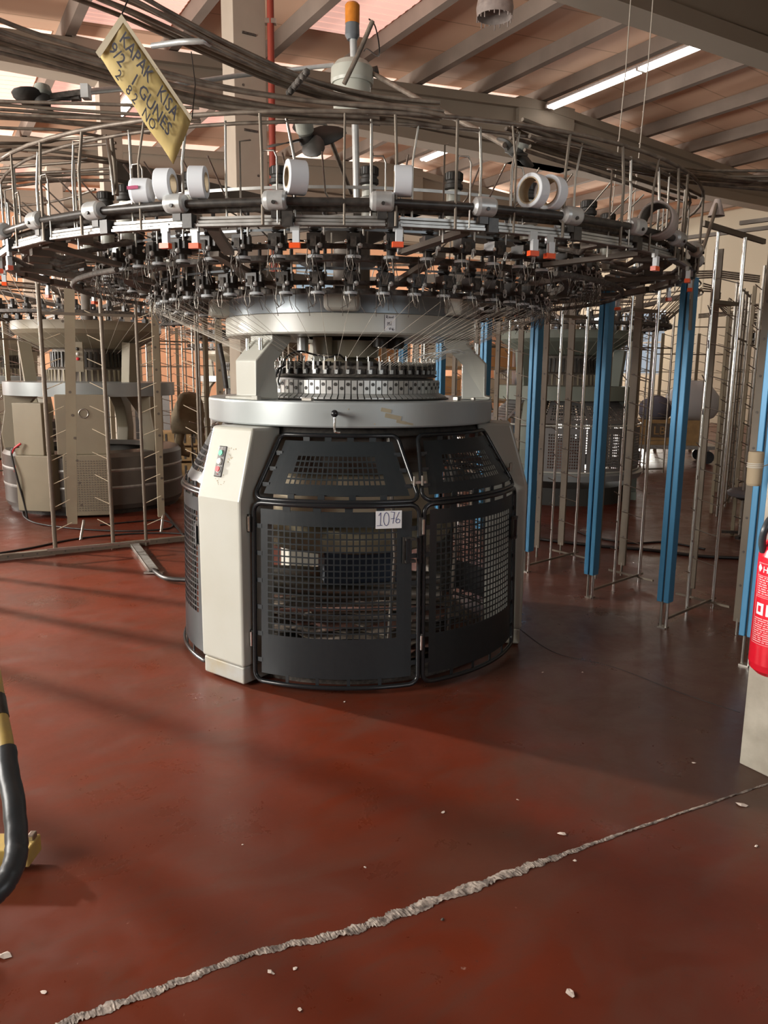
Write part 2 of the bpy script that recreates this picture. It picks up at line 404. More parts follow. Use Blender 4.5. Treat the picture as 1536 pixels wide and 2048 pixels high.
for (k, sa, sb) in ((6, 9.4, 12.0), (4, 11.2, 13.0), (5, 14.5, 17.6), (6, 14.5, 17.6), (4, 14.5, 17.6), (3, 14.5, 17.6), (7, 14.8, 17.6), (2, 14.5, 17.6), (8, 20.5, 23.5), (6, 20.5, 23.5), (4, 20.5, 23.5), (5, 3.0, 6.0), (3, 3.0, 6.0), (2, 20.5, 23.5), (1, 14.5, 17.6)):
    a, b = PUR[k] + .14, PUR[k + 1] - .14; mb = MB(); z = lambda v: zroof(v) - 0.03
    nst = 26
    for i in range(nst):                                 # corrugated sheet
        s_a = sa + (sb - sa) * i / nst; s_b = s_a + (sb - sa) / nst
        dz = 0.007 * (i % 2)
        mb.prism([(a, s_a, z(a) - dz), (b, s_a, z(b) - dz), (b, s_b, z(b) - dz), (a, s_b, z(a) - dz)], (0, 0, 0.006), 'skylight')
    o = struct(mb, 'skylight_sheet'); o.rotation_euler = (0, 0, BANG)
for k, v in enumerate(PUR):
    if v < V0 or v > V1: continue
    mb = MB(); zt = zroof(v)
    mb.prism([(v - .07, S0, zt - .24), (v + .07, S0, zt - .24), (v + .10, S0, zt - .01), (v - .10, S0, zt - .01)], (0, S1 - S0, 0), 'purlin')
    o = struct(mb, 'roof_purlin'); o.rotation_euler = (0, 0, BANG)
for s in GIRD:
    mb = MB(); zb = 5.78
    vs = [V0] + [RV] + [V1]
    top = [(v, zroof(v) - .27) for v in vs]
    mb.prism([(V0, s - .09, zb + .12)] + [(V1, s - .09, zb + .12)] + [(v, s - .09, z) for v, z in reversed(top)], (0, .18, 0), 'girder')
    mb.prism([(V0, s - .2, zb), (V1, s - .2, zb), (V1, s - .2, zb + .2), (V0, s - .2, zb + .2)], (0, .4, 0), 'girder')
    mb.prism([(v, s - .2, z - .16) for v, z in top] + [(v, s - .2, z) for v, z in reversed(top)], (0, .4, 0), 'girder')
    mb.box((RV, s, (zb + zroof(RV) - .27) / 2 + .0), (1.5, .38, zroof(RV) - .27 - zb), 'girder')
    for v in (2.79, 20.2): mb.box((v, s, zb + .3), (1.0, .36, .5), 'girder')
    o = struct(mb, 'roof_girder'); o.rotation_euler = (0, 0, BANG)
CV = 2.79
for s in GIRD[1:]:
    for v in (CV, 20.2):
        mb = MB(); cw = .36 if s < 2 else .31; mb.box((0, 0, 2.9), (cw, cw, 5.8), 'concrete_pale' if s < 2 else 'concrete')
        if s < 14 and v < 5:
            rr = random.Random(int(s))
            for k in range(9):
                z = 2.2 + k * .38 + rr.uniform(-.05, .05)
                mb.cyl((rr.choice((-.07, .06)), -.158, z), (rr.choice((-.07, .06)), -.154, z), .012, 'black_dusty', 8)
        o = struct(mb, 'concrete_column', bevel=0.012); o.location = B(v + (.03 if s < 2 and v < 5 else 0), s, 0); o.rotation_euler = (0, 0, BANG)

# the crack across the painted floor
def crack():
    ctr = [atz(-60, 2130, 0), atz(130, 2048, 0), atz(330, 1975, 0), atz(500, 1910, 0), atz(690, 1865, 0), atz(820, 1820, 0), atz(1040, 1740, 0), atz(1120, 1712, 0), atz(1250, 1665, 0), atz(1470, 1590, 0), atz(1545, 1565, 0)]
    wd = [.019, .018, .015, .012, .017, .022, .020, .012, .007, .005, .0045]
    P = smooth_path(ctr, 60); mb = MB(); vs = []; fs = []; rr = random.Random(3)
    n = len(P)
    for i, p in enumerate(P):
        t = i / (n - 1) * (len(wd) - 1); k = min(int(t), len(wd) - 2); w_ = wd[k] + (wd[k + 1] - wd[k]) * (t - k)
        d = (P[min(i + 1, n - 1)] - P[max(i - 1, 0)]).normalized(); nn = Vector((-d.y, d.x, 0))
        a = w_ * (.85 + .25 * sin(i * .31) + rr.uniform(-.22, .22)); b = w_ * (.85 + .25 * sin(i * .23 + 1) + rr.uniform(-.22, .22))
        for q in (a, a * .35, -b * .35, -b):
            vs.append(p + nn * q + Vector((0, 0, 0.0012 + (rr.uniform(.0, .003) if abs(q) < .7 * w_ else 0))))
    for i in range(n - 1):
        for j in range(3): fs.append((4 * i + j, 4 * i + j + 1, 4 * i + 5 + j, 4 * i + 4 + j))
    mb.add(vs, fs, 'crack_grey'); struct(mb, 'floor_crack')
    # hairline crack to the right of the machine
    mb = MB(); P = smooth_path([atz(1040, 1258, .002), atz(1110, 1305, .002), atz(1230, 1335, .002), atz(1360, 1385, .002), atz(1480, 1425, .002)], 10)
    for a, b in zip(P, P[1:]): mb.bar(a, b, .004 * rr.uniform(.5, 1.4), .0015, 'cable')
    struct(mb, 'floor_crack')
crack()

# ------------------------------------------------------------------ the main knitting machine
MC = Vector((-0.19, 4.36, 0))
KM = empty('knitting_machine', MC, 0, 'large grey knitting machine with black mesh guard doors and card reading 1076', 'knitting machine')

def frame_of(deg):                                    # columns: tangent (to the right seen from camera), outward, up
    a = radians(deg); t = Vector((cos(a), sin(a), 0)); n = Vector((sin(a), -cos(a), 0))
    return Matrix((t, n, SZ)).transposed()
def perf_surface(S, a_lines, z_lines, hole):
    """S(a, z) -> point; cells where hole(i, j) is true are left open"""
    vs = [S(a, z) for z in z_lines for a in a_lines]; na = len(a_lines); fs = []
    for j in range(len(z_lines) - 1):
        for i in range(na - 1):
            if not hole(i, j): fs.append((j * na + i, j * na + i + 1, (j + 1) * na + i + 1, (j + 1) * na + i))
    return vs, fs
def hole_lines(lo, h0, h1, hi, n, fr, sub=0):
    """lines over [lo,hi] with n holes between h0 and h1; returns lines and the set of open intervals"""
    L = [lo]; opens = set()
    if sub:
        k = max(1, int((h0 - lo) / sub)); L += [lo + (h0 - lo) * i / k for i in range(1, k)]
    p = (h1 - h0) / n
    for i in range(n):
        L.append(h0 + p * i + p * (1 - fr) / 2); opens.add(len(L) - 1); L.append(h0 + p * i + p * (1 + fr) / 2)
    if sub:
        k = max(1, int((hi - h1) / sub)); L += [h1 + (hi - h1) * i / k for i in range(1, k)]
    L.append(hi); return L, opens

DZ0, DZK, DZ1 = 0.035, 0.905, 1.205
def r_low(z): return 0.948 - 0.018 * (z - DZ0) / (DZK - DZ0)
def r_up(z): return 0.930 - 0.17 * (z - DZK) / (DZ1 - DZK)
def rounded_loop(a0, a1, z0, z1, a0t, a1t, rf, cr, n=4, rad=.93):
    ca = math.degrees(cr / rad); pts = []
    def edge(pa, pb, k):
        for i in range(k): t = i / k; pts.append((pa[0] + (pb[0] - pa[0]) * t, pa[1] + (pb[1] - pa[1]) * t))
    def corner(c, s0, s1, m):
        for i in range(m):
            t = s0 + (s1 - s0) * i / m; pts.append((c[0] + ca * cos(t), c[1] + cr * sin(t)))
    edge((a0 + ca, z0), (a1 - ca, z0), 14); corner((a1 - ca, z0 + cr), -pi / 2, 0, n)
    edge((a1, z0 + cr), (a1t, z1 - cr), 4); corner((a1t - ca, z1 - cr), 0, pi / 2, n)
    edge((a1t - ca, z1), (a0t + ca, z1), 14); corner((a0t + ca, z1 - cr), pi / 2, pi, n)
    edge((a0t, z1 - cr), (a0, z0 + cr), 4); corner((a0 + ca, z0 + cr), pi, 1.5 * pi, n)
    return [pol(rf(z), a, z) for a, z in pts]
HA = 24.4
def door_frame_mb():
    mb = MB()
    mb.tube(rounded_loop(-HA, HA, DZ0, DZK - .004, -HA, HA, r_low, .045), .0115, 'black_gloss', 8, closed=True)
    mb.tube(rounded_loop(-HA, HA, DZK + .012, DZ1, -21.6, 21.6, r_up, .035, rad=.8), .0105, 'black_gloss', 8, closed=True)
    return mb
def lower_panel_mb():
    A, ao = hole_lines(-22.3, -20.2, 18.0, 22.3, 21, .77, 2.0); Z, zo = hole_lines(.075, .268, .805, .872, 18, .77, .1)
    vs, fs = perf_surface(lambda a, z: pol(r_low(z) - .006, a, z), A, Z, lambda i, j: i in ao and j in zo)
    mb = MB(); mb.add(vs, fs, 'charcoal', False)
    for a in (-14, -5, 4, 13): mb.box(pol(r_low(.06) - .006, a, .057), (.014, .004, .046), 'charcoal', frame_of(a)); mb.box(pol(r_low(.88) - .006, a, .886), (.035, .004, .04), 'charcoal', frame_of(a))
    for z in (.14, .27, .4, .53, .66, .79):
        for sg in (-1, 1): mb.box(pol(r_low(z) - .006, sg * 23.2, z), (.04, .004, .02), 'charcoal', frame_of(sg * 23.2))
    return mb
def upper_panel_mb():
    A, ao = hole_lines(-22.0, -16.4, 15.6, 22.0, 19, .74, 2.0); Z, zo = hole_lines(.94, .985, 1.115, 1.178, 5, .74)
    def S(a, z):
        k = 1 - .13 * (z - .94) / .238
        return pol(r_up(z) - .006, a * k, z)
    a_open = sorted(ao); z_open = sorted(zo)
    def hole(i, j):
        if i not in ao or j not in zo: return False
        c = a_open.index(i); r = z_open.index(j); m = (0, 0, 1, 1, 1)[r]
        return m <= c < 19 - m
    vs, fs = perf_surface(S, A, Z, hole)
    mb = MB(); mb.add(vs, fs, 'charcoal', False)
    for a in (-13, -4, 5, 14): mb.box(pol(r_up(.93) - .006, a, .932), (.03, .004, .03), 'charcoal', frame_of(a)); mb.box(pol(r_up(1.19) - .006, a * .87, 1.188), (.03, .004, .03), 'charcoal', frame_of(a))
    for z in (.98, 1.05, 1.12):
        k = 1 - .13 * (z - .94) / .238
        for sg in (-1, 1): mb.box(pol(r_up(z) - .006, sg * 22.6 * k, z), (.035, .004, .018), 'charcoal', frame_of(sg * 22.6 * k))
    return mb
def ribbon(mb, pts, w_, mt, th=.0006, up=SZ):
    for a, b in zip(pts, pts[1:]):
        mb.bar(a, b, w_, th, mt, up)

fr0 = door_frame_mb().build('guard_door', KM)
lp0 = lower_panel_mb().build('lower_mesh_panel', fr0, solid=.0025)
up0 = upper_panel_mb().build('upper_mesh_panel', fr0, solid=.0025)
hb = MB()                                             # pull handle near the right edge
p = frame_of(21.2)
for z in (.745, .64): hb.box(pol(.944, 21.4, z), (.05, .03, .012), 'black', p)
hb.box(pol(.956, 20.6, .692), (.016, .012, .115), 'black_gloss', p); hb.box(pol(.94, 20.4, .692), (.035, .006, .125), 'black', p)
hd0 = hb.build('door_handle', fr0)
for z in (.24, .80):
    q = MB(); q.cyl(pol(.955, -25.2, z - .035), pol(.955, -25.2, z + .035), .007, 'chrome', 10); q.box(pol(.945, -25.6, z), (.02, .01, .085), 'black', frame_of(-25.4)); q.build('hinge', fr0)
q = MB(); q.bar(pol(.90, 22.6, 1.0), pol(.90, 27.2, 1.0), .012, .012, 'steel'); q.cyl(pol(.905, 23.4, .985), pol(.905, 23.4, 1.03), .006, 'steel', 8); q.cyl(pol(.905, 26.0, .985), pol(.905, 26.0, 1.03), .006, 'steel', 8); q.build('latch', fr0)
DOORA = (-2.1, 48.2, 118.2, 168.4, 238.0, 288.2)
for k, a in enumerate(DOORA):
    if k in (3, 4): continue                           # taken off at the back
    d = fr0 if k == 0 else copy_tree(fr0, KM)
    d.rotation_euler = (0, 0, radians(a))
# number card, on the front door only
q = MB(); A1076 = 15.2; T = frame_of(A1076); c = pol(r_low(.84) + .004, A1076, .838)
def on_card(x, z, off=.0015): return c + T @ Vector((x, off, z))
q.box(c, (.122, .0015, .082), 'label_white', T)
for pts in ([(-.048, .02), (-.038, .034), (-.040, -.026)], [(-.056, -.026), (-.030, -.025)],
            [(-.012 + .013 * sin(t * pi / 5), .003 - .031 * cos(t * pi / 5)) for t in range(11)],
            [(.008, .036), (.026, .034), (.019, -.018)], [(.010, .004), (.027, .006)],
            [(.048, .034), (.036, .008), (.032, -.008), (.037, -.017), (.049, -.014), (.052, -.003), (.044, .003), (.034, -.004)]):
    ribbon(q, [on_card(x, z) for x, z in pts], .0022, 'ink', .0006, T @ Vector((0, 1, 0)))
q.build('number_card', fr0)

# legs with their cream covers
LEGA = (-37.0, 83.4, 203.2)
for k, a in enumerate(LEGA):
    T = frame_of(a)
    def L(t, n, z): return T @ Vector((t, n, z))
    mb = MB()
    sec = [(.985, .10, .150), (.985, .905, .150), (.885, 1.238, .140), (.70, 1.238, .140), (.76, .905, .150), (.78, .10, .150)]
    vs = [L(-w_, n, z) for n, z, w_ in sec] + [L(w_, n, z) for n, z, w_ in sec]; n_ = len(sec)
    mb.add(vs, [tuple(range(n_)), tuple(range(n_, 2 * n_))[::-1]] + [(i, i + n_, (i + 1) % n_ + n_, (i + 1) % n_) for i in range(n_)], 'cream')
    leg = mb.build('leg_cover', KM, bevel=.014, seg=3)
    mb = MB(); mb.box(L(0, .87, .055), (.285, .215, .085), 'plinth', T); mb.build('leg_base', KM, bevel=.008)
    mb = MB(); mb.box(L(0, .87, .008), (.20, .15, .015), 'black_dusty', T); mb.build('foot_pad', KM)
    if k == 0:
        sl = Vector((0, -.2876, .9577)); nn = Vector((0, .9577, .2876)); ex = Vector((1, 0, 0))
        M3 = T @ Matrix((ex, nn, sl)).transposed()
        base = T @ Vector((-.030, .934, 1.075))
        cp = MB(); cp.box(base + M3 @ Vector((0, .002, 0)), (.052, .008, .150), 'black', M3)
        pan = cp.build('control_panel', leg, bevel=.004)
        for z, mt in ((.040, 'green_btn'), (.0, 'white_btn'), (-.038, 'red_btn')):
            b = MB(); b.cyl(base + M3 @ Vector((0, .004, z)), base + M3 @ Vector((0, .014, z)), .0135, mt, 16); b.tube([base + M3 @ Vector((.015 * cos(t * pi / 8), .007, z + .015 * sin(t * pi / 8))) for t in range(16)], .002, 'alu' if mt != 'red_btn' else 'white_btn', 6, closed=True)
            o = b.build('push_button', pan) if False else b.build('push_button', leg)
            o['label'] = {'green_btn': 'green start button', 'white_btn': 'white button', 'red_btn': 'red stop button'}[mt]
        b = MB(); b.ball(base + M3 @ Vector((0, .006, .064)), .003, 'white_btn', 6); b.ball(base + M3 @ Vector((0, .006, -.062)), .003, 'red_btn', 6); b.build('indicator', leg)
        # chipped paint on the cover
        st = MB(); rr = random.Random(5)
        for i in range(26):
            x = .055 + rr.gauss(0, .012) + (-.03 if i > 14 else .0); z = (rr.uniform(0, .07) if i <= 14 else rr.uniform(-.11, -.06))
            g = base + M3 @ Vector((x, .0008, z)); st.box(g, (rr.uniform(.003, .010), .0006, rr.uniform(.003, .008)), 'olive', M3)
        st.build('paint_chips', leg)['kind'] = 'stuff'

# base plate and machinery behind the doors
mb = MB(); mb.lathe([(.0, .03), (.80, .03), (.82, .02), (.82, .0)], 'black_dusty', 48); mb.build('base_plate', KM)
mb = MB(); mb.lathe([(.0, .98), (.46, .98), (.48, .96), (.48, .735), (.45, .72), (0, .72)], 'beige_drum', 48); mb.build('gear_drum', KM)
mb = MB(); mb.lathe([(.30, .985), (.52, .99), (.56, 1.05), (.56, 1.20), (.3, 1.235)], 'brown_bar', 48); mb.build('cylinder_housing', KM)  # added dark cover, hides the lit drum top behind the upper mesh
mb = MB(); mb.lathe([(.40, .70), (.56, .69), (.585, .66), (.56, .60), (.48, .565), (.40, .56)], 'olive', 48); mb.build('takedown_ring', KM)
mb = MB(); mb.box(pol(.36, 12, .50), (.44, .26, .17), 'navy', RZ(12)); mb.build('gear_housing', KM, bevel=.01)
for a in (-70, 110):
    mb = MB(); mb.box(pol(.56, a, .38), (.06, .16, .62), 'black_dusty', RZ(a)); mb.build('takedown_frame', KM, bevel=.006)
for z, y, r in ((.42, -.30, .035), (.36, -.42, .03), (.33, -.18, .04)):
    q = MB(); q.cyl(Vector((-.5, y + .05, z)), Vector((.5, y, z - .02)), r, 'steel', 16); q.build('takedown_roller', KM)
q = MB(); rr = random.Random(9)
for i in range(11):                                   # lint and waste yarn layers lying on the base plate
    z = .045 + i * .022; r = .72 - i * .018
    ring = [(r * rr.uniform(.86, 1.05)) for _ in range(40)]
    ring[-1] = ring[0]
    vs = [Vector((0, 0, z + .03))] + [Vector((ring[k] * sin(2 * pi * k / 40), -ring[k] * cos(2 * pi * k / 40), z + rr.uniform(-.012, .012))) for k in range(40)]
    fs = [(0, 1 + k, 1 + (k + 1) % 40) for k in range(40)]
    q.add(vs, fs, ('lint', 'lint', 'pink_lint', 'lint', 'brown_bar')[i % 5], False)
o = q.build('lint_heap', KM, solid=.006); o['kind'] = 'stuff'
for i in range(7):
    q = MB(); z = .30 + .008 * i; a = rr.uniform(-20, 20); y = -.62 + i * .07
    q.bar(Vector((-.42, y, z - .02 + rr.uniform(-.02, .02))), Vector((.44, y + rr.uniform(-.06, .06), z + rr.uniform(-.02, .03))), .03, .012, ('steel', 'pink_lint', 'brown_bar')[i % 3]); q.build('slat', KM)
mb = MB(); mb.cyl((0, 0, .03), (0, 0, .72), .06, 'steel', 16); mb.build('centre_shaft', KM)
for a in (20, 60, 135, -120, -165):
    mb = MB(); mb.tube([pol(.62, a, .04), pol(.66, a + 2, .6), pol(.6, a, 1.2)], .011, 'steel', 8); mb.build('tie_rod', KM)

# the big bed ring
mb = MB(); mb.lathe([(.44, 1.355), (.770, 1.362), (.778, 1.358), (.780, 1.350), (.780, 1.250), (.776, 1.243), (.60, 1.240), (.44, 1.240), (.44, 1.355)], 'ring_grey', 96)
bed = mb.build('bed_ring', KM)
q = MB(); 
for a, z, w_, h in ((14.5, 1.325, .05, .018), (17.0, 1.295, .08, .02), (20, 1.27, .05, .014), (23, 1.262, .04, .01), (10.5, 1.262, .006, .006), (1.5, 1.33, .004, .006)):
    q.box(pol(.7802, a, z), (w_, .0015, h), 'olive', frame_of(a) @ Matrix.Rotation(.2, 3, 'Y'))
q.build('paint_chips', bed)['kind'] = 'stuff'
q = MB(); q.lathe([(.70, 1.235), (.72, 1.20), (.66, 1.19), (.60, 1.235)], 'black', 60); q.build('rim_seal', KM)
# crank lever on the front of the bed ring
q = MB(); a = -2.6
q.tube(smooth_path([pol(.79, a, 1.31), pol(.83, a, 1.30), pol(.835, a - .1, 1.28), pol(.835, a - .1, 1.235), pol(.835, a + .6, 1.226), pol(.832, a + 1.6, 1.225)], 5), .006, 'chrome', 8)
q.ball(pol(.838, a - .1, 1.312), .017, 'black_gloss', 14); q.cyl(pol(.78, a, 1.312), pol(.835, a, 1.312), .008, 'black', 10)
q.build('crank_lever', KM)
for a, r, s in ((-14, .72, (.05, .035, .016)), (-34, .765, (.04, .03, .02)), (52, .70, (.03, .03, .02)), (60, .74, (.02, .02, .015)), (-52, .74, (.05, .04, .012))):
    q = MB(); q.box(pol(r, a, 1.362 + s[2] / 2), s, 'cream' if a in (-34, -52) else 'steel', frame_of(a)); q.build('bolt_block', KM, bevel=.003)

# knitting head: cam blocks, yarn guides, dial
q = MB(); q.lathe([(.42, 1.365), (.545, 1.362), (.495, 1.375), (.470, 1.385), (.455, 1.385), (.455, 1.468), (.41, 1.47), (.41, 1.365)], 'black', 72); q.build('cam_ring', KM)
def cam_block(hi):
    b = MB(); b.box((0, .478, 1.424), (.0262, .022, .066), 'block')
    b.prism([(-.0131, .485, 1.391), (-.0131, .492, 1.388), (-.0131, .525, 1.372), (-.0131, .525, 1.364), (-.0131, .48, 1.372)], (.0262, 0, 0), 'block')
    z = 1.438 if hi else 1.418
    b.cyl((0, .486, z), (0, .4915, z), .0088, 'black', 12)
    return b
proto = [cam_block(True).build('cam_block', KM), cam_block(False).build('cam_block', KM)]
NB = 98
for i in range(NB):
    o = proto[i % 2] if i < 2 else proto[i % 2].copy()
    if i >= 2: COL.objects.link(o)
    o.parent = KM; a = -95 + i * 360 / NB; o.rotation_euler = (0, 0, radians(a + 180))
q = MB(); q.lathe([(.40, 1.47), (.468, 1.472), (.478, 1.480), (.455, 1.49), (.445, 1.53), (.40, 1.545)], 'black_dusty', 72); q.build('guide_ring', KM)
g = MB(); g.box((0, .455, 1.502), (.030, .022, .03), 'black'); g.box((.006, .466, 1.530), (.010, .008, .045), 'steel'); g.box((-.002, .47, 1.50), (.016, .008, .020), 'silver_cap')
g.cyl((.006, .46, 1.55), (.006, .46, 1.572), .003, 'chrome', 6); g.ball((.006, .46, 1.575), .0045, 'chrome', 8); g.box((-.008, .44, 1.540), (.022, .03, .022), 'black'); g.ball((-.006, .472, 1.492), .004, 'chrome', 6)
g0 = g.build('yarn_guide', KM)
for i in range(52):
    o = g0 if i == 0 else g0.copy()
    if i: COL.objects.link(o)
    o.parent = KM; o.rotation_euler = (0, 0, radians(180 + i * 360 / 52))
mb = MB(); mb.lathe([(0, 1.50), (.40, 1.50), (.40, 1.515), (.16, 1.55), (.13, 1.57), (.125, 1.66), (0, 1.66)], 'machine_beige', 48); mb.build('dial', KM)
mb = MB(); mb.lathe([(.15, 1.575), (.155, 1.66), (0, 1.67)], 'machine_beige', 40, c=(.0, -.1, 0)); mb.build('dial_hub', KM)
for (x, y, r, h, mt) in ((-.14, -.25, .05, .07, 'machine_beige'), (-.25, -.18, .03, .06, 'silver_cap'), (.16, -.2, .04, .03, 'black'), (.24, -.1, .05, .035, 'black')):
    q = MB(); q.cyl((x, y, 1.66 - h), (x, y, 1.675), r, mt, 20); q.cyl((x, y, 1.655 - h), (x, y, 1.66 - h), r * .5, 'steel', 12); q.build('gear_motor', KM)
q = MB(); q.tube(smooth_path([pol(.45, -50, 1.40), pol(.50, -46, 1.45), pol(.48, -42, 1.56), pol(.42, -38, 1.60), pol(.38, -28, 1.585), pol(.40, -15, 1.57), pol(.36, -8, 1.585), pol(.3, -4, 1.56)], 6), .005, 'cable', 6)
q.tube(smooth_path([pol(.52, -47, 1.39), pol(.56, -42, 1.42), pol(.55, -40, 1.50), pol(.5, -40, 1.53)], 6), .005, 'cable', 6); q.build('air_hose', KM)
for k in range(4):
    q = MB(); q.tube(smooth_path([pol(.44, 48 + k * 9, 1.54), pol(.5, 49 + k * 9, 1.585), pol(.60, 50 + k * 8, 1.60 + .01 * k), pol(.66, 52 + k * 7, 1.60)], 5), .0035, 'silver_cap', 6); q.build('air_hose', KM)

# three arms carrying the upper ring
for a in (-41.0, 79.5, 199.2):
    T = frame_of(a); sec = [(.775, 1.362), (.775, 1.375), (.745, 1.38), (.745, 1.548), (.645, 1.645), (.645, 1.672), (.52, 1.672), (.52, 1.645), (.625, 1.540), (.625, 1.362)]
    def L(t, n, z): return T @ Vector((t, n, z))
    mb = MB(); hw = [.105 if z < 1.377 else (.078 if z < 1.6 else .082) for n, z in sec]; n_ = len(sec)
    vs = [L(-h, n, z) for (n, z), h in zip(sec, hw)] + [L(h, n, z) for (n, z), h in zip(sec, hw)]
    mb.add(vs, [tuple(range(n_)), tuple(range(n_, 2 * n_))[::-1]] + [(i, i + n_, (i + 1) % n_ + n_, (i + 1) % n_) for i in range(n_)], 'cream')
    mb.build('support_arm', KM, bevel=.008, seg=3)
    q = MB(); q.cyl(L(.05, .69, 1.60), L(.05, .69, 1.655), .012, 'chrome', 10); q.cyl(L(-.05, .69, 1.60), L(-.05, .69, 1.655), .009, 'chrome', 10); q.build('arm_bolt', KM)

# upper ring: cream band, grey band, castings
mb = MB(); mb.lathe([(.30, 1.68), (.55, 1.672), (.672, 1.675), (.68, 1.683), (.68, 1.766), (.677, 1.77), (.655, 1.772), (.30, 1.772)], 'cream', 96); ur = mb.build('upper_ring', KM)
mb = MB(); mb.lathe([(.672, 1.7725), (.672, 1.855), (.66, 1.865), (.3, 1.865)], 'ring_dark', 96); mb.build('gear_cover', KM)
q = MB(); T = frame_of(17.8); c = pol(.6806, 17.8, 1.727)
q.box(c, (.055, .001, .075), 'label_white', T)
def oc(x, z): return c + T @ Vector((x, .001, z))
for pts in ([(-.027, .037), (-.027, -.037)], [(-.018, .022), (-.018, .034), (-.011, .032), (-.013, .026), (-.018, .027), (-.010, .020)], [(-.006, .022), (-.003, .029), (.0, .021)], [(.003, .022), (.004, .028), (.008, .022)], [(.010, .027), (.015, .022), (.016, .033)],
            [(-.012, .004), (-.012, -.012)], [(-.002, .004), (-.007, .0), (-.001, -.006), (-.007, -.012), (-.002, -.010), (-.006, -.003), (-.002, .004)], [(.006, .008), (.0045, -.012)],
            [(-.004, -.022), (.0, -.032), (.004, -.020)], [(.008, -.024), (.012, -.033), (.016, -.022), (.014, -.034), (.022, -.030)]):
    ribbon(q, [oc(x, z) for x, z in pts], .002, 'ink_dark', .0005, T @ Vector((0, 1, 0)))
q.build('paper_note', ur)
for a in (-74, -1, 52, 122, 180, 240):
    T = frame_of(a); mb = MB(); mb.box(pol(.70, a, 1.818), (.165, .13, .085), 'cream', T); o = mb.build('bracket_casting', KM, bevel=.022, seg=3)
    q = MB(); q.box(pol(.70, a, 1.867), (.06, .10, .03), 'black', T); q.build('bracket_bolt', KM)

# yarn feeders in two tiers
def feeder_mb():
    b = MB()                                          # local: +y is outward
    b.lathe([(0, .078), (.020, .078), (.023, .074), (.019, .066), (.019, .060), (.023, .056), (.019, .050), (.019, .044), (.023, .040), (.016, .032), (.016, .010)], 'black', 12)
    b.box((0, .008, .004), (.040, .055, .045), 'black'); b.box((.0, .028, .0), (.018, .03, .03), 'black_dusty')
    b.lathe([(.0, -.018), (.014, -.018), (.014, -.038), (.021, -.042), (.022, -.05), (0, -.052)], 'black', 12)
    b.box((-.028, .02, .012), (.012, .012, .03), 'black'); b.ball((.022, .04, .0), .007, 'chrome', 6); b.ball((-.02, .042, -.012), .009, 'silver_cap', 6)
    b.cyl((-.03, .026, .02), (-.03, .026, .10), .0035, 'steel', 6); b.cyl((-.03, .026, .08), (-.03, .026, .125), .006, 'black', 6)
    b.box((0, -.03, .0), (.05, .035, .012), 'black_dusty')
    return b
def disc_mb(c):
    b = MB(); b.lathe([(0, -.036), (.022, -.036), (.024, -.040), (.022, -.045), (0, -.045)], c, 14); return b
def hook_mb(k):
    b = MB(); x = .018
    b.tube([(x, .035, -.02), (x + .002, .043, -.06), (x - .006, .045, -.085), (x - .014, .043, -.088), (x - .018, .042, -.07), (x - .014, .040, -.045)], .0016, 'steel', 5)
    b.tube([(-.012, .05 + .006 * cos(t * pi / 4), -.024 + .010 * sin(t * pi / 4)) for t in range(8)], .0022, 'silver_cap', 5, closed=True)
    rr = random.Random(k)
    for i in range(5):
        p = Vector((rr.uniform(-.03, .03), rr.uniform(-.02, .05), -.03)); b.tube([p, p + Vector((rr.uniform(-.02, .02), rr.uniform(-.01, .03), rr.uniform(-.03, -.06))), p + Vector((rr.uniform(-.03, .03), rr.uniform(-.02, .02), rr.uniform(-.06, -.09)))], .0012, 'black_dusty', 4)
    return b
def tier(R, z, n, off, white):
    f0 = feeder_mb().build('yarn_feeder'); d0 = disc_mb('white_plastic').build('feeder_disc', f0) ; h0 = hook_mb(n).build('wire_hook', f0)
    f0.parent = KM
    for i in range(n):
        a = off + i * 360 / n
        o = f0 if i == 0 else copy_tree(f0, KM)
        o.location = pol(R, a, z); o.rotation_euler = (0, 0, radians(a + 180)); o.scale = (1.28, 1.28, 1.22)
tier(1.01, 1.875, 46, -21.3, True)
tier(1.26, 1.985, 54, -23.9, True)
def ring_band(name, R, z, w_, h, mt, n=72, a0=0, a1=360):
    mb = MB(); mb.lathe([(R - w_ / 2, z - h / 2), (R - w_ / 2, z + h / 2), (R + w_ / 2, z + h / 2), (R + w_ / 2, z - h / 2), (R - w_ / 2, z - h / 2)], mt, n, a0=radians(a0), a1=radians(a1)); return mb.build(name, KM)
ring_band('feeder_ring', .97, 1.872, .035, .016, 'black_dusty'); ring_band('feeder_ring', 1.22, 1.982, .035, .016, 'black_dusty')
ring_band('feeder_ring', .93, 1.84, .05, .02, 'black_dusty'); ring_band('feeder_ring', 1.16, 1.945, .05, .02, 'black_dusty')
for R, z in ((1.032, 1.923), (1.282, 2.033)):
    o = ring_band('drive_belt', R, z, .002, .009, 'ring_dark'); o['label'] = 'thin grey drive belt'
o = ring_band('drive_belt', 1.375, 2.165, .003, .011, 'alu'); o['label'] = 'pale drive belt'
for k in range(9):                                    # struts that carry the tiers
    a = 14 + k * 40; q = MB(); q.bar(pol(.64, a, 1.86), pol(1.30, a + 4, 1.95), .04, .02, 'brown_bar'); q.build('ring_strut', KM)

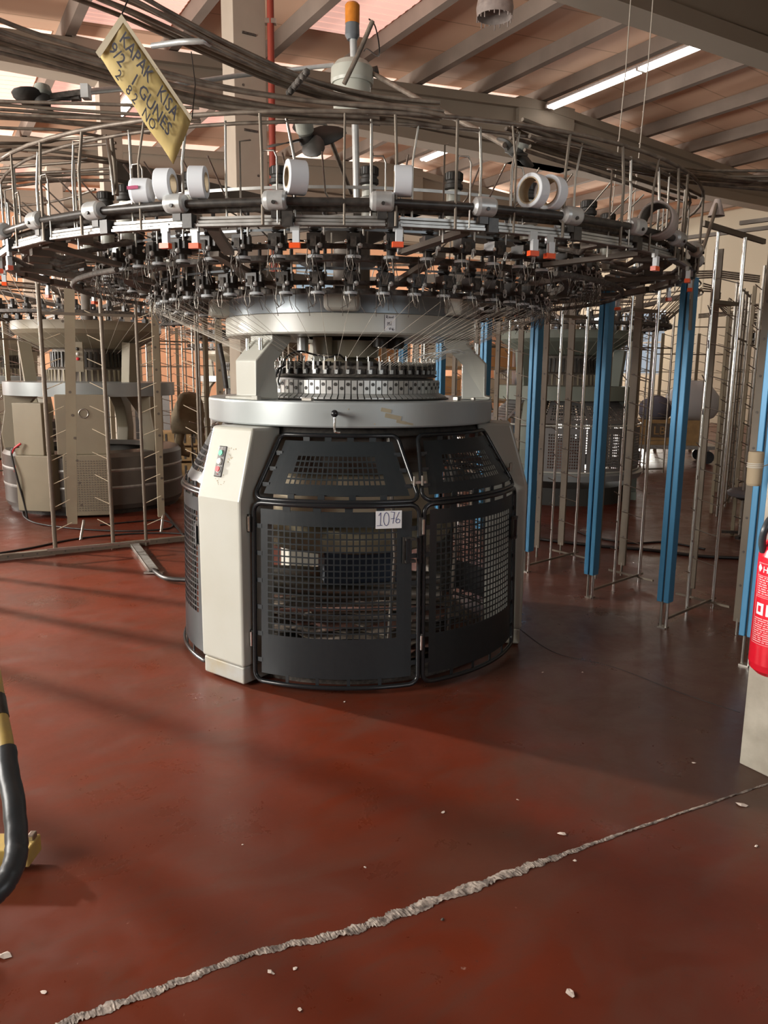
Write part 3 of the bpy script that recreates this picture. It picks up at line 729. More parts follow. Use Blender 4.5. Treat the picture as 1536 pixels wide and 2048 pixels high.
# tension-drive towers
def tower_mb():
    b = MB(); b.lathe([(0, .125), (.030, .125), (.034, .12), (.034, .096), (.030, .092), (.030, .084), (.036, .08), (.036, .066), (.026, .06), (.026, .02), (.040, .015), (.040, -.03), (0, -.03)], 'fan_dark', 24)
    b.lathe([(.0265, .06), (.0265, .018), (.0405, .014), (.041, -.03), (.028, -.035), (.028, -.09)], 'canister', 24)
    for i in range(18):
        a = 2 * pi * i / 18; b.box((.034 * cos(a), .034 * sin(a), .108), (.004, .004, .024), 'black', Matrix.Rotation(a, 3, 'Z'))
    return b
t0 = tower_mb().build('drive_tower', KM)
for i, a in enumerate((5.2, 19.1, -9.1, -41.3, -49, -62, 52.6, 66, 34, -25, 80, -76, 100, -95, 125, -120, 150, -150, 180)):
    o = t0 if i == 0 else t0.copy()
    if i: COL.objects.link(o)
    o.parent = KM; o.location = pol(1.345, a, 2.118 if abs(a) < 60 or True else 2.1); 

# outer creel ring: black tube, aluminium rail, caps, lamps
NR = 32; OFF = 5.7
tb = MB()
for i in range(NR):
    a = OFF + i * 360 / NR; b_ = a + 360 / NR
    tb.cyl(pol(1.755, a, 2.037), pol(1.755, b_, 2.037), .0135, 'black', 10)
    tb.cyl(pol(1.70, a, 2.028), pol(1.70, b_, 2.028), .012, 'black_dusty', 8)
tb.build('outer_tube_ring', KM)
rl = MB()
for i in range(NR):
    a = OFF + 2 + i * 360 / NR; b_ = a + 360 / NR - 1.6
    for dz, dr in ((0, 0), (.011, -.006), (.024, -.012)): rl.bar(pol(1.735 + dr, a, 1.972 + dz), pol(1.735 + dr, b_, 1.972 + dz), .014, .008, 'alu')
    rl.bar(pol(1.71, a, 1.985), pol(1.71, b_, 1.985), .03, .03, 'brown_bar')
    rl.box(pol(1.735, b_ + .8, 1.985), (.035, .035, .045), 'black', frame_of(b_))
rl.build('aluminium_rail', KM)
c_ = MB(); c_.lathe([(0, .042), (.018, .041), (.028, .034), (.031, .022), (.031, -.028), (.026, -.036), (0, -.038)], 'silver_cap', 20, R=Matrix.Rotation(pi / 2, 3, 'Y')); c_.box((0, -.01, -.038), (.03, .02, .03), 'black'); c_.cyl((0, .028, -.012), (0, .034, -.012), .006, 'black', 8)
c0 = c_.build('tube_clamp', KM)
for i in range(NR):
    a = OFF + i * 360 / NR; o = c0 if i == 0 else c0.copy()
    if i: COL.objects.link(o)
    o.parent = KM; o.location = pol(1.755, a, 2.04); o.rotation_euler = (0, 0, radians(a + 180))
l_ = MB(); l_.box((0, 0, .0), (.022, .018, .038), 'white_plastic'); l_.box((.004, -.004, .03), (.03, .012, .03), 'silver_cap'); ll = MB(); ll.box((.004, 0, -.027), (.036, .022, .017), 'orange_lamp')
for i, a in enumerate((-18.6, -14.9, -3.5, 7.6, 23.7, 26.0, 46.0, 60.7, -51, -58, -66, -74, 75, 90, 110, 140, 170, 200, 230, 250, 265)):
    if i == 0: L0 = l_.build('indicator_lamp', KM); ll.build('orange_lens', L0)
    o = L0 if i == 0 else copy_tree(L0, KM)
    o.location = pol(1.735, a, 1.938 - .004 * (i % 3)); o.rotation_euler = (0, 0, radians(a + 180))

# dusty sensor bars and brackets between the rail and the feeder tiers
rr = random.Random(4)
for i in range(40):
    a = i * 9 + 2; q = MB(); T = frame_of(a + rr.uniform(-12, 12))
    if a < 36 or a > 322: continue; z = 1.955 + rr.uniform(-.02, .02)
    q.box(pol(1.60, a, z), (.24, .05, .035), 'black_dusty', T); q.box(pol(1.56, a + 2, z - .03), (.05, .09, .03), 'brown_bar', T); q.box(pol(1.52, a - 1, z + .01), (.15, .03, .06), 'black', T)
    q.tube([pol(1.62, a, z), pol(1.48, a + 3, z - .05), pol(1.36, a + 4, z - .02)], .012, 'black_dusty', 6); q.build('sensor_bar', KM)
for i in range(12):
    a = i * 30 + 11; q = MB(); q.bar(pol(1.30, a, 1.95), pol(1.66, a + 5, 1.975), .04, .018, 'brown_bar'); q.build('bracket_arm', KM)
q = MB(); q.tube([pol(1.42, a, 1.90) for a in range(38, 322, 6)], .012, 'black_dusty', 6); q.build('lower_tube_ring', KM)
# upright yarn rods and the tube ring above
ring_pts = [pol(1.755, a, 2.305) for a in range(0, 360, 5)]
q = MB(); q.tube(ring_pts, .0075, 'dusty_tube', 6, closed=True); q.tube([pol(1.70, a, 2.29) for a in range(0, 360, 5)], .006, 'dusty_tube', 6, closed=True); q.build('upper_tube_ring', KM)
rr = random.Random(11)
rods = [-11.5, -7.1, -5.0, 1.8, 4.6, 6.9, 10.1, 13.6, 16.8, 19.7, 22.2, 27.6, 31.3, 35.6, 40, 44, 47, 49, 51, 53] + [-16, -20, -24, -29, -33, -37, -41, -45, -50, -55, -61, -68, -75, -83] + [60 + 8.3 * k for k in range(26)]
for i, a in enumerate(rods):
    q = MB(); lean = rr.uniform(-1.4, 1.4); zt = 2.30; r = 1.755 if i % 2 else 1.70
    q.tube([pol(r, a + lean * .3, zt + .0), pol(r, a + lean, zt - .12), pol(r, a + lean, 1.965)], .0055 if i % 3 else .0042, 'taupe' if i % 2 else 'steel', 6)
    if i % 3 == 1: q.tube([pol(r, a + lean + 1.6, 1.97), pol(r, a + lean + 1.6, 2.17), pol(r, a + lean + 1.3, 2.19), pol(r, a + lean + .2, 2.19), pol(r, a + lean, 2.16)], .0032, 'steel', 6)
    q.build('yarn_rod', KM)
for i in range(40):                                   # slender rods reaching down to the feeders
    a = -88 + i * 4.6 + rr.uniform(-1, 1); q = MB(); z1 = 1.99 if i % 2 else 1.90; r1 = 1.29 if i % 2 else 1.04
    if i % 5 == 2: q.tube([pol(1.70, a, 1.93), pol(1.70, a, 2.235), pol(1.66, a + .8, 2.25)], .0035, 'steel', 5)
    else: q.tube([pol(1.62, a, 2.22), pol(1.5, a, 2.12), pol(r1, a + 1, z1 + .10)], .0033, 'steel', 5)
    q.build('feed_rod', KM)
for a in range(-170, 180, 14):                        # short rods standing on the feeders
    q = MB(); q.cyl(pol(1.04, a, 1.93), pol(1.05, a, 2.06), .004, 'yarn', 6); q.build('feed_rod', KM)

# hexagonal flat-bar frame and radial beams
q = MB()
for k in range(6):
    a = 3 + 60 * k; q.bar(pol(1.10, a, 2.10), pol(1.10, a + 60, 2.10), .012, .055, 'brown_bar')
q.build('hexagonal_frame', KM)
for a, z0, z1 in ((32, 2.30, 2.31), (-41, 2.28, 2.29), (104, 2.3, 2.3), (176, 2.3, 2.3), (-112, 2.3, 2.3)):
    q = MB(); q.bar(pol(.10, a, z0), pol(1.40, a, z1), .06, .07, 'brown_bar')
    if a == -41: q.bar(pol(1.4000, a, z1), pol(1.4015, a, z1), .048, .056, 'black'); q.build('radial_beam', KM)
q = MB(); q.lathe([(0, 2.36), (.2, 2.35), (.22, 2.30), (.2, 2.22), (.1, 2.18), (.1, 1.86)], 'brown_bar', 32); q.build('centre_column', KM)
q = MB(); q.lathe([(.0, 1.97), (.16, 1.97), (.17, 1.955), (.16, 1.945), (0, 1.94)], 'ring_dark', 32, c=pol(.95, -1, 0)); q.build('belt_tensioner', KM)

# mast, junction canister, beacon
def A(px, py, dy=0.0): return at(px, py, MC.y + dy) - MC
pole_x = A(703, 250)
q = MB(); q.cyl((.0 + .03, 0, 2.3), (.005, 0, 3.20), .0185, 'silver_cap', 16); q.build('mast', KM)
q = MB(); q.lathe([(0, 3.085), (.085, 3.08), (.11, 3.05), (.112, 2.99), (.108, 2.975), (.098, 2.975), (.098, 2.85), (.08, 2.83), (0, 2.83)], 'canister', 40, c=(.0, 0, .0)); can = q.build('junction_canister', KM)
q = MB(); q.cyl((-.15, -.03, 2.90), (-.09, -.02, 2.905), .018, 'canister', 14); q.cyl((.10, 0, 3.04), (.135, 0, 3.05), .02, 'black_dusty', 12); q.build('cable_gland', can)
q = MB(); q.lathe([(0, 3.29), (.028, 3.29), (.028, 3.275), (.036, 3.265), (.038, 3.21), (.026, 3.19), (0, 3.19)][::-1], 'ring_dark', 24, c=(.0, 0, .0)); bea = q.build('beacon', KM)
q = MB(); q.lathe([(.037, 3.265), (.038, 3.352), (.03, 3.362), (0, 3.365)], 'amber', 24); o = q.build('amber_lens', bea); o['label'] = 'amber beacon lens'
q = MB(); q.tube(smooth_path([A(745, 42, -.5), A(718, 105, -.5), A(688, 168, -.5)], 4), .011, 'dusty_tube', 8); q.build('tube_arm', KM)
q = MB(); q.tube(smooth_path([A(738, 38, -.45), A(750, 52, -.4), A(758, 90, -.3), A(756, 112, -.2), A(735, 98, -.05), A(728, 102, 0)], 6), .0035, 'cable', 6); q.build('mast_cable', KM)
q = MB(); q.tube([A(668, 130), A(575, 140), A(470, 152, -.2), A(330, 172, -.5)], .012, 'silver_cap', 8); q.build('fan_arm', KM)
q = MB(); q.tube([A(742, 145), A(850, 205, -.35), A(960, 262, -.75), A(1010, 290, -.95)], .012, 'dusty_tube', 8); q.build('fan_arm', KM)
q = MB(); q.tube([A(330, 172, -.5), A(235, 178, -.9), A(172, 184, -1.1)], .012, 'silver_cap', 8); q.build('fan_arm', KM)

def lint_fan(p, ax, angs, blade, mlen):
    """p: hub position local to the machine; ax: blade axis direction"""
    ax = Vector(ax).normalized(); M3 = ax.to_track_quat('Z', 'Y').to_matrix(); p = Vector(p)
    q = MB(); q.lathe([(0, mlen), (.028, mlen - .005), (.036, mlen - .03), (.036, .02), (.02, .0), (0, -.01)], 'fan_motor', 20, c=p, R=M3); f = q.build('lint_fan', KM)
    h = MB(); h.lathe([(0, .012), (.03, .008), (.03, -.03), (0, -.036)], 'fan_dark', 18, c=p, R=M3); h.build('fan_hub', f)
    for t in angs:
        b = MB(); t = radians(t); Rr = M3 @ Matrix.Rotation(t, 3, 'Z'); n = 7; vs = []
        for i in range(n):
            u = i / (n - 1); r = .015 + u * blade; wd = .026 + .022 * sin(pi * min(1, u * 1.05) ** .8) if u < .97 else .012; tw = radians(32 - 18 * u)
            for sg in (-1, 1): vs.append(p + Rr @ Vector((r, sg * wd * cos(tw), sg * wd * sin(tw) - .012)))
        b.add(vs, [(2 * i, 2 * i + 1, 2 * i + 3, 2 * i + 2) for i in range(n - 1)], 'fan_dark', True)
        b.build('fan_blade', f, solid=.004)
    return f
fp = A(612, 272, -1.0); lint_fan(fp, (-.10, -.62, .75), (20, 110, 200, 300), .150, .10)
q = MB(); q.tube([fp + Vector((0, .02, .06)), fp + Vector((.05, .3, .14)), pol(.1, 0, 2.42)], .011, 'dusty_tube', 8); q.build('fan_arm', KM)
fp = A(85, 196, -1.15); lint_fan(fp, (0, .1, 1), (170, 50, 290), .10, .05)
q = MB(); q.bar(fp, A(172, 184, -1.1), .02, .02, 'black_dusty'); q.box(A(172, 184, -1.1), (.03, .04, .05), 'silver_cap'); q.box(A(150, 192, -1.1), (.04, .03, .03), 'black_dusty'); q.build('fan_bracket', KM)
fp = A(1035, 300, -.95); lint_fan(fp, (.5, -.3, .8), (210, 330, 90), .09, .05)

# bundles of yarn tubes running from the ring to the side creels
def bundle(path, n, spread, r=.0068, sub=8, jit=.010):
    base = smooth_path(path, sub); rr2 = random.Random(int(path[0][0] * 997) + n)
    for k in range(n):
        t = (k / max(1, n - 1) - .5); ph = rr2.uniform(0, 6)
        pts = []
        for i, p_ in enumerate(base):
            u = i / (len(base) - 1)
            d = (base[min(i + 1, len(base) - 1)] - base[max(i - 1, 0)]).normalized(); s_ = d.cross(SZ).normalized()
            pts.append(p_ + s_ * (spread * t) + SZ * (jit * sin(ph + u * 4) + (.014 * (k % 3) - .014)) )
        q = MB(); q.tube(pts, r, ('dusty_tube', 'taupe', 'dusty_tube')[k % 3], 6); q.build('yarn_tube', KM)
def Z_(px, py, z): return atz(px, py, z) - MC
bundle([Z_(-260, -40, 2.50), Z_(0, 66, 2.45), Z_(150, 112, 2.42), Z_(300, 152, 2.39), Z_(470, 190, 2.36), Z_(640, 214, 2.34), Z_(800, 226, 2.325), Z_(885, 238, 2.31)], 7, .12)
bundle([Z_(-60, -120, 2.58), Z_(225, -10, 2.53), Z_(330, 40, 2.50), Z_(450, 100, 2.46), Z_(600, 165, 2.41), Z_(740, 203, 2.37), Z_(880, 222, 2.34)], 7, .11)
bundle([Z_(-260, 20, 2.48), Z_(0, 84, 2.44), Z_(210, 146, 2.40), Z_(420, 205, 2.35), Z_(600, 228, 2.325), Z_(760, 238, 2.31)], 4, .05)
bundle([Z_(1028, 250, 2.32), Z_(1110, 278, 2.32), Z_(1240, 318, 2.33), Z_(1330, 340, 2.34), Z_(1440, 352, 2.35), Z_(1700, 352, 2.36)], 5, .07)
bundle([Z_(1040, 262, 2.31), Z_(1100, 284, 2.31), Z_(1200, 316, 2.31), Z_(1300, 338, 2.32), Z_(1420, 356, 2.33), Z_(1660, 375, 2.35)], 4, .08)
bundle([Z_(1060, 290, 2.295), Z_(1150, 315, 2.295), Z_(1260, 350, 2.295), Z_(1350, 385, 2.295), Z_(1392, 400, 2.295)], 3, .05)
for (a, b, c, d, n) in (((-200, 200), (0, 212), (160, 220), (400, 232), 3), ((-200, 215), (0, 226), (150, 240), (300, 254), 4), ((-200, 225), (0, 243), (120, 252), (222, 268), 1),
                        ((-200, 302), (0, 293), (110, 283), (222, 272), 2), ((-200, 310), (0, 305), (120, 306), (260, 325), 2), ((-200, 345), (0, 342), (110, 334), (240, 322), 2), ((-200, 350), (0, 352), (100, 350), (230, 348), 2),
                        ((-200, 372), (0, 366), (100, 356), (200, 352), 2), ((-200, 395), (0, 405), (110, 395), (180, 372), 1)):
    bundle([Z_(p_[0], p_[1], 2.42) if p_[1] < 290 else Z_(p_[0], p_[1], 2.33) for p_ in (a, b, c, d)], n, .05, .006, 6, .006)
q = MB(); q.tube([Z_(222, 272, 2.33), Z_(228, 320, 2.25), Z_(234, 390, 2.12)], .008, 'taupe', 8); q.tube([Z_(214, 278, 2.33), Z_(222, 330, 2.22), Z_(228, 390, 2.12)], .006, 'steel', 8); q.build('yarn_rod', KM)
q = MB()
for i in range(16):
    t = i / 15; q.ball(Z_(578 + 35 * t, 186 - 42 * t, 2.385 + .01 * sin(i * 2)), .012, 'black_dusty', 6)
q.build('wire_tie', KM)
q = MB(); q.tube([Z_(305, 92, 2.47), Z_(360, 84, 2.46), Z_(408, 82, 2.45), Z_(420, 88, 2.45)], .009, 'silver_cap', 8); q.build('tube_hook', KM)
for i in range(26):                                   # yarns falling from the feeders to the knitting head
    a = -84 + i * 7.2; q = MB(); q.tube([pol(1.045, a, 1.80), pol(.462, a * .82 - 8, 1.565)], .0008, 'yarn', 4, cap=False); q.build('yarn_strand', KM)
for i in range(20):
    a = 30 + i * 2.6; q = MB(); q.tube([pol(1.045, a, 1.80), pol(.466, a * .8 - 4, 1.53)], .0008, 'yarn', 4, cap=False); q.build('yarn_strand', KM)
    a = -30 - i * 3.4; q = MB(); q.tube([pol(1.045, a, 1.80), pol(.466, a * .8 + 4, 1.53)], .0008, 'yarn', 4, cap=False); q.build('yarn_strand', KM)

# ------------------------------------------------------------------ things lying on or hanging from the creel ring
def ringpt(r, deg, z): return MC + pol(r, deg, z)
def roll(name, deg, z, r, h, label, group=None, mt='paper', core='card', tilt=0.0, rad=1.745, inner=.62):
    T = frame_of(deg + tilt); M3 = T @ Matrix.Rotation(pi / 2, 3, 'Y')
    b = MB(); b.lathe([(r * inner, -h / 2), (r * .97, -h / 2), (r, -h / 2 + .002), (r, h / 2 - .002), (r * .97, h / 2), (r * inner, h / 2)], mt, 40, R=M3)
    o = b.build(name, None, ringpt(rad, deg, z)); tag(o, label, 'roll', group)
    c = MB(); c.lathe([(r * inner - .004, -h / 2 - .001), (r * inner, -h / 2 - .001), (r * inner, h / 2 + .001), (r * inner - .004, h / 2 + .001), (r * inner - .004, -h / 2 - .001)], core, 32, R=M3)
    c.build('core', o); return o
G = 'white paper rolls on the creel ring'
roll('paper_roll', -18.2, 2.104, .050, .052, 'white paper roll on the ring, beside the pink patterned packet', G, tilt=12)
roll('paper_roll', -14.2, 2.104, .050, .052, 'white paper roll below the tip of the yellow sign, right one of a pair', G, tilt=14)
roll('paper_roll', -3.4, 2.110, .053, .060, 'single white paper roll on the ring, left of the mast', G, tilt=24)
roll('paper_roll', 7.9, 2.106, .048, .056, 'single white paper roll on the ring, right of the mast', G, tilt=-6)
roll('paper_roll', 23.0, 2.106, .056, .045, 'white paper roll with open brown core, left one of the leaning pair', G, tilt=18, inner=.78)
roll('paper_roll', 25.4, 2.108, .056, .045, 'white paper roll half behind another roll, right one of the leaning pair', G, tilt=18, inner=.78)
roll('cardboard_spool', 45.2, 2.085, .066, .11, 'wide dusty grey spool with a large dark open core on the right part of ring', None, 'lamp_shell', 'brown_bar', tilt=14, inner=.90)
b = MB(); b.lathe([(0, -.035), (.035, -.035), (.040, -.025), (.040, .025), (.035, .035), (0, .035)], 'paper', 20, R=Matrix.Rotation(pi / 2, 3, 'Y'))
for i in range(14):
    a = i * 2.1; b.box((-.03 + .06 * ((i * 37) % 10) / 10, -.0405 * cos(a), .0405 * sin(a)), (.012, .008, .010), 'pink_pack', Matrix.Rotation(a, 3, 'X'))
o = b.build('wrapped_packet', None, ringpt(1.745, -21.3, 2.09)); tag(o, 'small white packet with magenta pattern lying on the black ring tube', 'packet')

# hanging cardboard sign
P1, P2, P3, P4 = at(243, 30, 2.12), at(384, 237, 2.20), at(347, 328, 2.24), at(193, 104, 2.16)
ux = (P2 - P1); Lx = ux.length; ux = ux.normalized(); vy = (P4 - P1); vy = (vy - ux * vy.dot(ux)); 
def SP(u, v): return P1 * (1 - u) * (1 - v) + P2 * u * (1 - v) + P3 * u * v + P4 * (1 - u) * v
nrm = (P4 - P1).cross(P2 - P1).normalized()
if nrm.y > 0: nrm = -nrm
sg = empty('cardboard_sign', P1, 0, 'yellow handwritten cardboard sign in clear film hanging from the yarn tubes', 'sign')
def loc(p): return p - P1
b = MB(); n = 12; vs = [loc(SP(i / n, j / 4)) + nrm * (.004 * sin(i * 1.3 + j)) for i in range(n + 1) for j in range(5)]
b.add(vs, [(5 * i + j, 5 * i + j + 1, 5 * i + 6 + j, 5 * i + 5 + j) for i in range(n) for j in range(4)], 'sign_yellow', True); b.build('card', sg, solid=.004)
b = MB()
b.prism([loc(SP(0, 0)) + nrm * .005, loc(SP(.05, 0)) + nrm * .005, loc(SP(.05, 1)) + nrm * .005, loc(SP(0, 1)) + nrm * .005], nrm * .001, 'sign_film')
b.prism([loc(SP(0, -.03)) + nrm * .005, loc(SP(1, -.03)) + nrm * .005, loc(SP(1, .05)) + nrm * .005, loc(SP(0, .05)) + nrm * .005], nrm * .001, 'sign_film')
b.build('film_edge', sg)
b = MB()
for txt, u0_, v0_, sz in (('KAPAK   KISA', .10, .36, .046), ('9/2   1 GUNES', .07, .70, .044), ('2   8 2   NO', .22, .93, .034)):
    tv, tf = text_shape(txt, sz); wmax = max(p.x for p in tv); k_ = (.86 - u0_ if sz > .04 else .5) * Lx / wmax
    vs = []
    for p in tv:
        u = u0_ + p.x * k_ / Lx; v = v0_ - p.y / .125
        vs.append(loc(SP(u, v)) + nrm * .0085)
    b.add(vs, tf, 'ink_dark')
b.build('handwriting', sg)
b = MB(); b.tube([(0, 0, 0), (.02, .01, .05), (.03, .03, .09)], .002, 'cable', 5); b.tube([loc(P2) , loc(P2) + Vector((0, .05, .1)), loc(P2) + Vector((-.02, .1, .2))], .0015, 'cable', 5); b.build('hanging_wire', sg)

# ------------------------------------------------------------------ lamps under the roof
def lamp(v, s0, s1, z, label, cords=False):
    o = empty('fluorescent_lamp', B(v, (s0 + s1) / 2, z), BANG, label, 'lamp'); L = s1 - s0
    b = MB(); b.box((0, 0, .03), (.16, L, .05), 'lamp_shell'); b.build('lamp_housing', o)
    for x in (-.06, .06):
        b = MB()
        for k in range(2): b.cyl((x, -L / 2 + .05 + k * L / 2, -.025), (x, -.05 + k * L / 2, -.025), .034, 'tube_lamp', 12)
        b.build('lamp_tube', o)
    for y in (-L / 2, 0, L / 2):
        b = MB(); b.box((0, y, -.01), (.2, .05, .07), 'lamp_shell'); b.build('end_cap', o)
    b = MB()
    for y in (-L / 3, L / 3): b.cyl((0, y, .05), (0, y, zroof(v) - .25 - z), .006, 'steel', 6)
    b.build('hanger', o)
    return o
lamp(11.45, 8.2, 12.9, 6.86, 'long bright fluorescent lamp hanging under the roof ridge at upper right')
lamp(11.45, 14.2, 17.6, 6.86, 'far fluorescent lamp under the ridge, seen through the rods above the ring')
lamp(11.45, 20.0, 23.4, 6.86, 'farthest fluorescent lamp under the ridge near the back wall')
lamp(3.6, 15.0, 18.0, 6.3, 'fluorescent lamp under the left roof slope beyond the column')
for k, px in enumerate((1256, 1300)):
    p = at(px, 130, 9.2 - k * .3); b = MB(); zt = zroof(SV.dot(p)) ; b.tube([Vector((0, 0, zt - p.z)), Vector((-.02, 0, 0)), Vector((-.07, 0, -1.3)), Vector((-.12, 0, -2.2))], .006, 'yarn', 6)
    for i in range(12): b.ball((-.03 - .008 * i, 0, -.3 - i * .16), .011, 'scrap', 6)
    o = b.build('hanging_cord', None, p); tag(o, ('left', 'right')[k] + ' one of two knotted pale cords hanging below the bright lamp', 'cord')
p = at(990, 12, 8.2)
bell = empty('high_bay_lamp', p, 0, 'dusty bell shaped high bay lamp at the top edge of the picture', 'lamp')
b = MB(); b.lathe([(0, .42), (.10, .42), (.13, .36), (.155, .12), (.18, -.02), (.17, -.10), (.165, -.10), (.172, -.02), (.14, .10), (.11, .12), (0, .12)], 'lamp_shell', 36); b.build('lamp_shade', bell)
b = MB(); b.cyl((0, 0, .42), (0, 0, zroof(SV.dot(p)) - p.z), .02, 'steel', 8); b.build('pendant_rod', bell)
b = MB()
for i in range(22):
    a = i * 2 * pi / 22; b.cyl((.17 * cos(a), .17 * sin(a), -.10), (.17 * cos(a), .17 * sin(a), -.10 - .01 - .02 * (i % 3)), .006, 'lamp_shell', 5)
o = b.build('lint_fringe', bell); o['kind'] = 'stuff'
p = at(1433, 425, 4.5); bl = empty('spot_lamp', p, 0, 'small bell shaped lamp on a slanted arm, right of the ring end', 'lamp')
b = MB(); b.lathe([(0, .07), (.015, .07), (.025, .04), (.045, -.02), (.043, -.02), (.02, .035), (0, .05)], 'lamp_shell', 24); b.build('lamp_shade', bl)
b = MB(); b.tube([Vector((0, 0, .06)), at(1425, 440, 4.42) - p, at(1384, 565, 4.36) - p, at(1380, 660, 4.4) - p], .010, 'taupe', 8); b.build('lamp_arm', bl)
# red pipe on the column
b = MB(); p = B(CV + .17, 7.35 - .24, 0); b.tube([(0, 0, .3), (0, 0, 6.6)], .032, 'pipe_red', 12); o = b.build('fire_pipe', None, p); tag(o, 'thin red pipe running up the concrete column behind the machine', 'pipe')
q = MB(); q.box((0, 0, 4.6), (.10, .06, .04), 'steel'); q.box((0, 0, 2.9), (.10, .06, .04), 'steel'); q.build('pipe_clamp', o)

# ------------------------------------------------------------------ fire extinguisher on the near column
fe = empty('fire_extinguisher', B(2.53, 1.533, 0), BANG, 'red fire extinguisher hung on the pale concrete column at the right edge', 'extinguisher')
b = MB(); b.lathe([(0, .455), (.06, .457), (.080, .475), (.086, .50), (.086, .885), (.078, .92), (.055, .945), (.03, .955), (.03, .975), (0, .98)], 'ext_red', 48); b.build('cylinder_body', fe)
b = MB(); b.cyl((0, 0, .97), (0, 0, 1.01), .022, 'silver_cap', 14); b.bar((-.02, 0, 1.01), (.10, -.03, 1.03), .02, .008, 'black'); b.bar((-.02, 0, 1.04), (.09, -.03, 1.075), .02, .006, 'black'); b.build('valve', fe)
b = MB(); b.tube(smooth_path([(0, -.0, .99), (-.05, .03, 1.02), (-.088, .03, .985), (-.082, .04, .935), (-.07, .04, .90)], 6), .012, 'rubber', 10); b.build('hose', fe)
b = MB(); b.box((.085, 0, .93), (.03, .05, .05), 'steel'); b.build('wall_bracket', fe)
lb = MB()
def on_body(a, z, off=.0008): r = .086 + off; return Vector((r * sin(a), -r * cos(a), z))
LA = radians(-100)                                     # label starts here, reading to the right
def lrect(a0, a1, z0, z1, mt, off=.0012, k=8):
    vs = [on_body(a0 + (a1 - a0) * i / k, z, off) for i in range(k + 1) for z in (z0, z1)]
    lb.add(vs, [(2 * i, 2 * i + 2, 2 * i + 3, 2 * i + 1) for i in range(k)], mt, True)
CA = radians(-61)                                      # angle that faces the camera
L0_, L1_ = CA - radians(62), CA + radians(75)
for z0, z1 in ((.862, .8635), (.818, .8195), (.742, .7435), (.575, .5765), (.748, .7495)): lrect(L0_, L1_, z0, z1, 'label_pink', k=20)
for a in (L0_, L1_): lrect(a - .01, a + .01, .575, .863, 'label_pink', k=2)
rr = random.Random(2)
for z in [.811, .803, .795, .787, .779, .771, .763, .755]:
    a = L0_ + .08
    while a < CA + .1: 
        w_ = rr.uniform(.05, .25); lrect(a, a + w_, z, z + .0035, 'label_pink', k=3); a += w_ + rr.uniform(.03, .08)
for z in [.665 - .0075 * i for i in range(12)]:
    a = L0_ + .06
    while a < CA + .4:
        w_ = rr.uniform(.1, .45); lrect(a, a + w_, z, z + .0032, 'label_pink', k=4); a += w_ + rr.uniform(.03, .07)
for k in range(4): 
    a = L0_ + .12 + k * .48; lrect(a, a + .36, .68, .722, 'label_white', k=5); lrect(a + .10, a + .25, .69, .712, 'ext_red', .0018, 3)
tv, tf = text_shape('HAZ', .034)
lb.add([on_body(CA - .80 + p.x / .086 * .9, .832 + p.y * .9, .0014) for p in tv], tf, 'label_white')
q_ = CA - .98; lb.add([on_body(q_ - .13, .845, .0014), on_body(q_, .830, .0014), on_body(q_ + .13, .845, .0014), on_body(q_, .860, .0014)], [(0, 1, 2, 3)], 'label_white')
lb.build('label', fe)

# ------------------------------------------------------------------ creel frames beside the machine
def pegs(parent, x, y, r, z0, z1, n, yaw, L=.10, up=.35, mt='steel'):
    for i in range(n):
        z = z0 + (z1 - z0) * i / max(1, n - 1); a = radians(yaw + (4 if i % 2 else -4))
        b = MB(); p = Vector((x, y, z)); b.tube([p, p + Vector((cos(a) * L, sin(a) * L, L * up))], .0035, mt, 5); b.build('peg', parent)
def make_creel():
    e = empty('creel_frame')
    b = MB()
    for y in (-.021, .021): b.box((0, y, 1.10), (.066, .032, 1.87), 'blue_profile'); 
    b.box((0, 0, 1.10), (.050, .014, 1.86), 'blue_slot')
    bp = b.build('blue_post', e, bevel=.004)
    b = MB(); b.cyl((.0, -.018, 0), (0, -.018, .2), .010, 'chrome', 10); b.build('post_foot', e)
    b = MB(); b.cyl((.0, .018, 0), (0, .018, .2), .008, 'steel', 10); b.build('post_foot', e)
    b = MB(); b.box((0, 0, .004), (.05, .05, .008), 'steel'); b.build('foot_plate', e)
    b = MB(); b.bar((.03, 0, .05), (.70, 0, .05), .014, .014, 'taupe'); b.build('foot_bar', e)
    b = MB(); b.bar((.60, -.14, .04), (.64, .24, .04), .014, .014, 'taupe'); b.build('foot_bar', e)
    for x, y, mt, r in ((.34, .02, 'chrome', .010), (.62, -.02, 'chrome', .012)):
        b = MB(); b.cyl((x, y, 0), (x, y, 2.32), r, mt, 10); b.build('peg_pole', e)
        pegs(e, x, y, r, .28, 2.05, 10, 115 if x > .5 else 200, .15, .28)
    for x, y, w_ in ((.70, .17, .055), (.46, .24, .045)):
        b = MB(); b.box((x, y, 1.18), (.016, w_, 2.2), 'dark_post'); 
        for k in range(10): b.cyl((x - .009, y, .3 + k * .2), (x - .0082, y, .3 + k * .2), .008, 'black_dusty', 8)
        b.build('punched_post', e)
        b = MB(); b.cyl((x, y, 0), (x, y, .1), .009, 'steel', 8); b.build('post_foot', e)
    b = MB(); b.bar((.34, .02, 1.93), (.62, -.02, 1.93), .010, .022, 'taupe'); b.bar((.62, -.02, 1.93), (.62, .12, 1.93), .01, .02, 'taupe'); b.build('rung', e)
    b = MB(); b.bar((.10, 0, 2.335), (.95, 0, 2.335), .022, .03, 'taupe'); b.bar((.62, -.3, 2.36), (.62, .5, 2.36), .022, .022, 'brown_bar'); b.build('top_rail', e)
    return e
cr = make_creel()
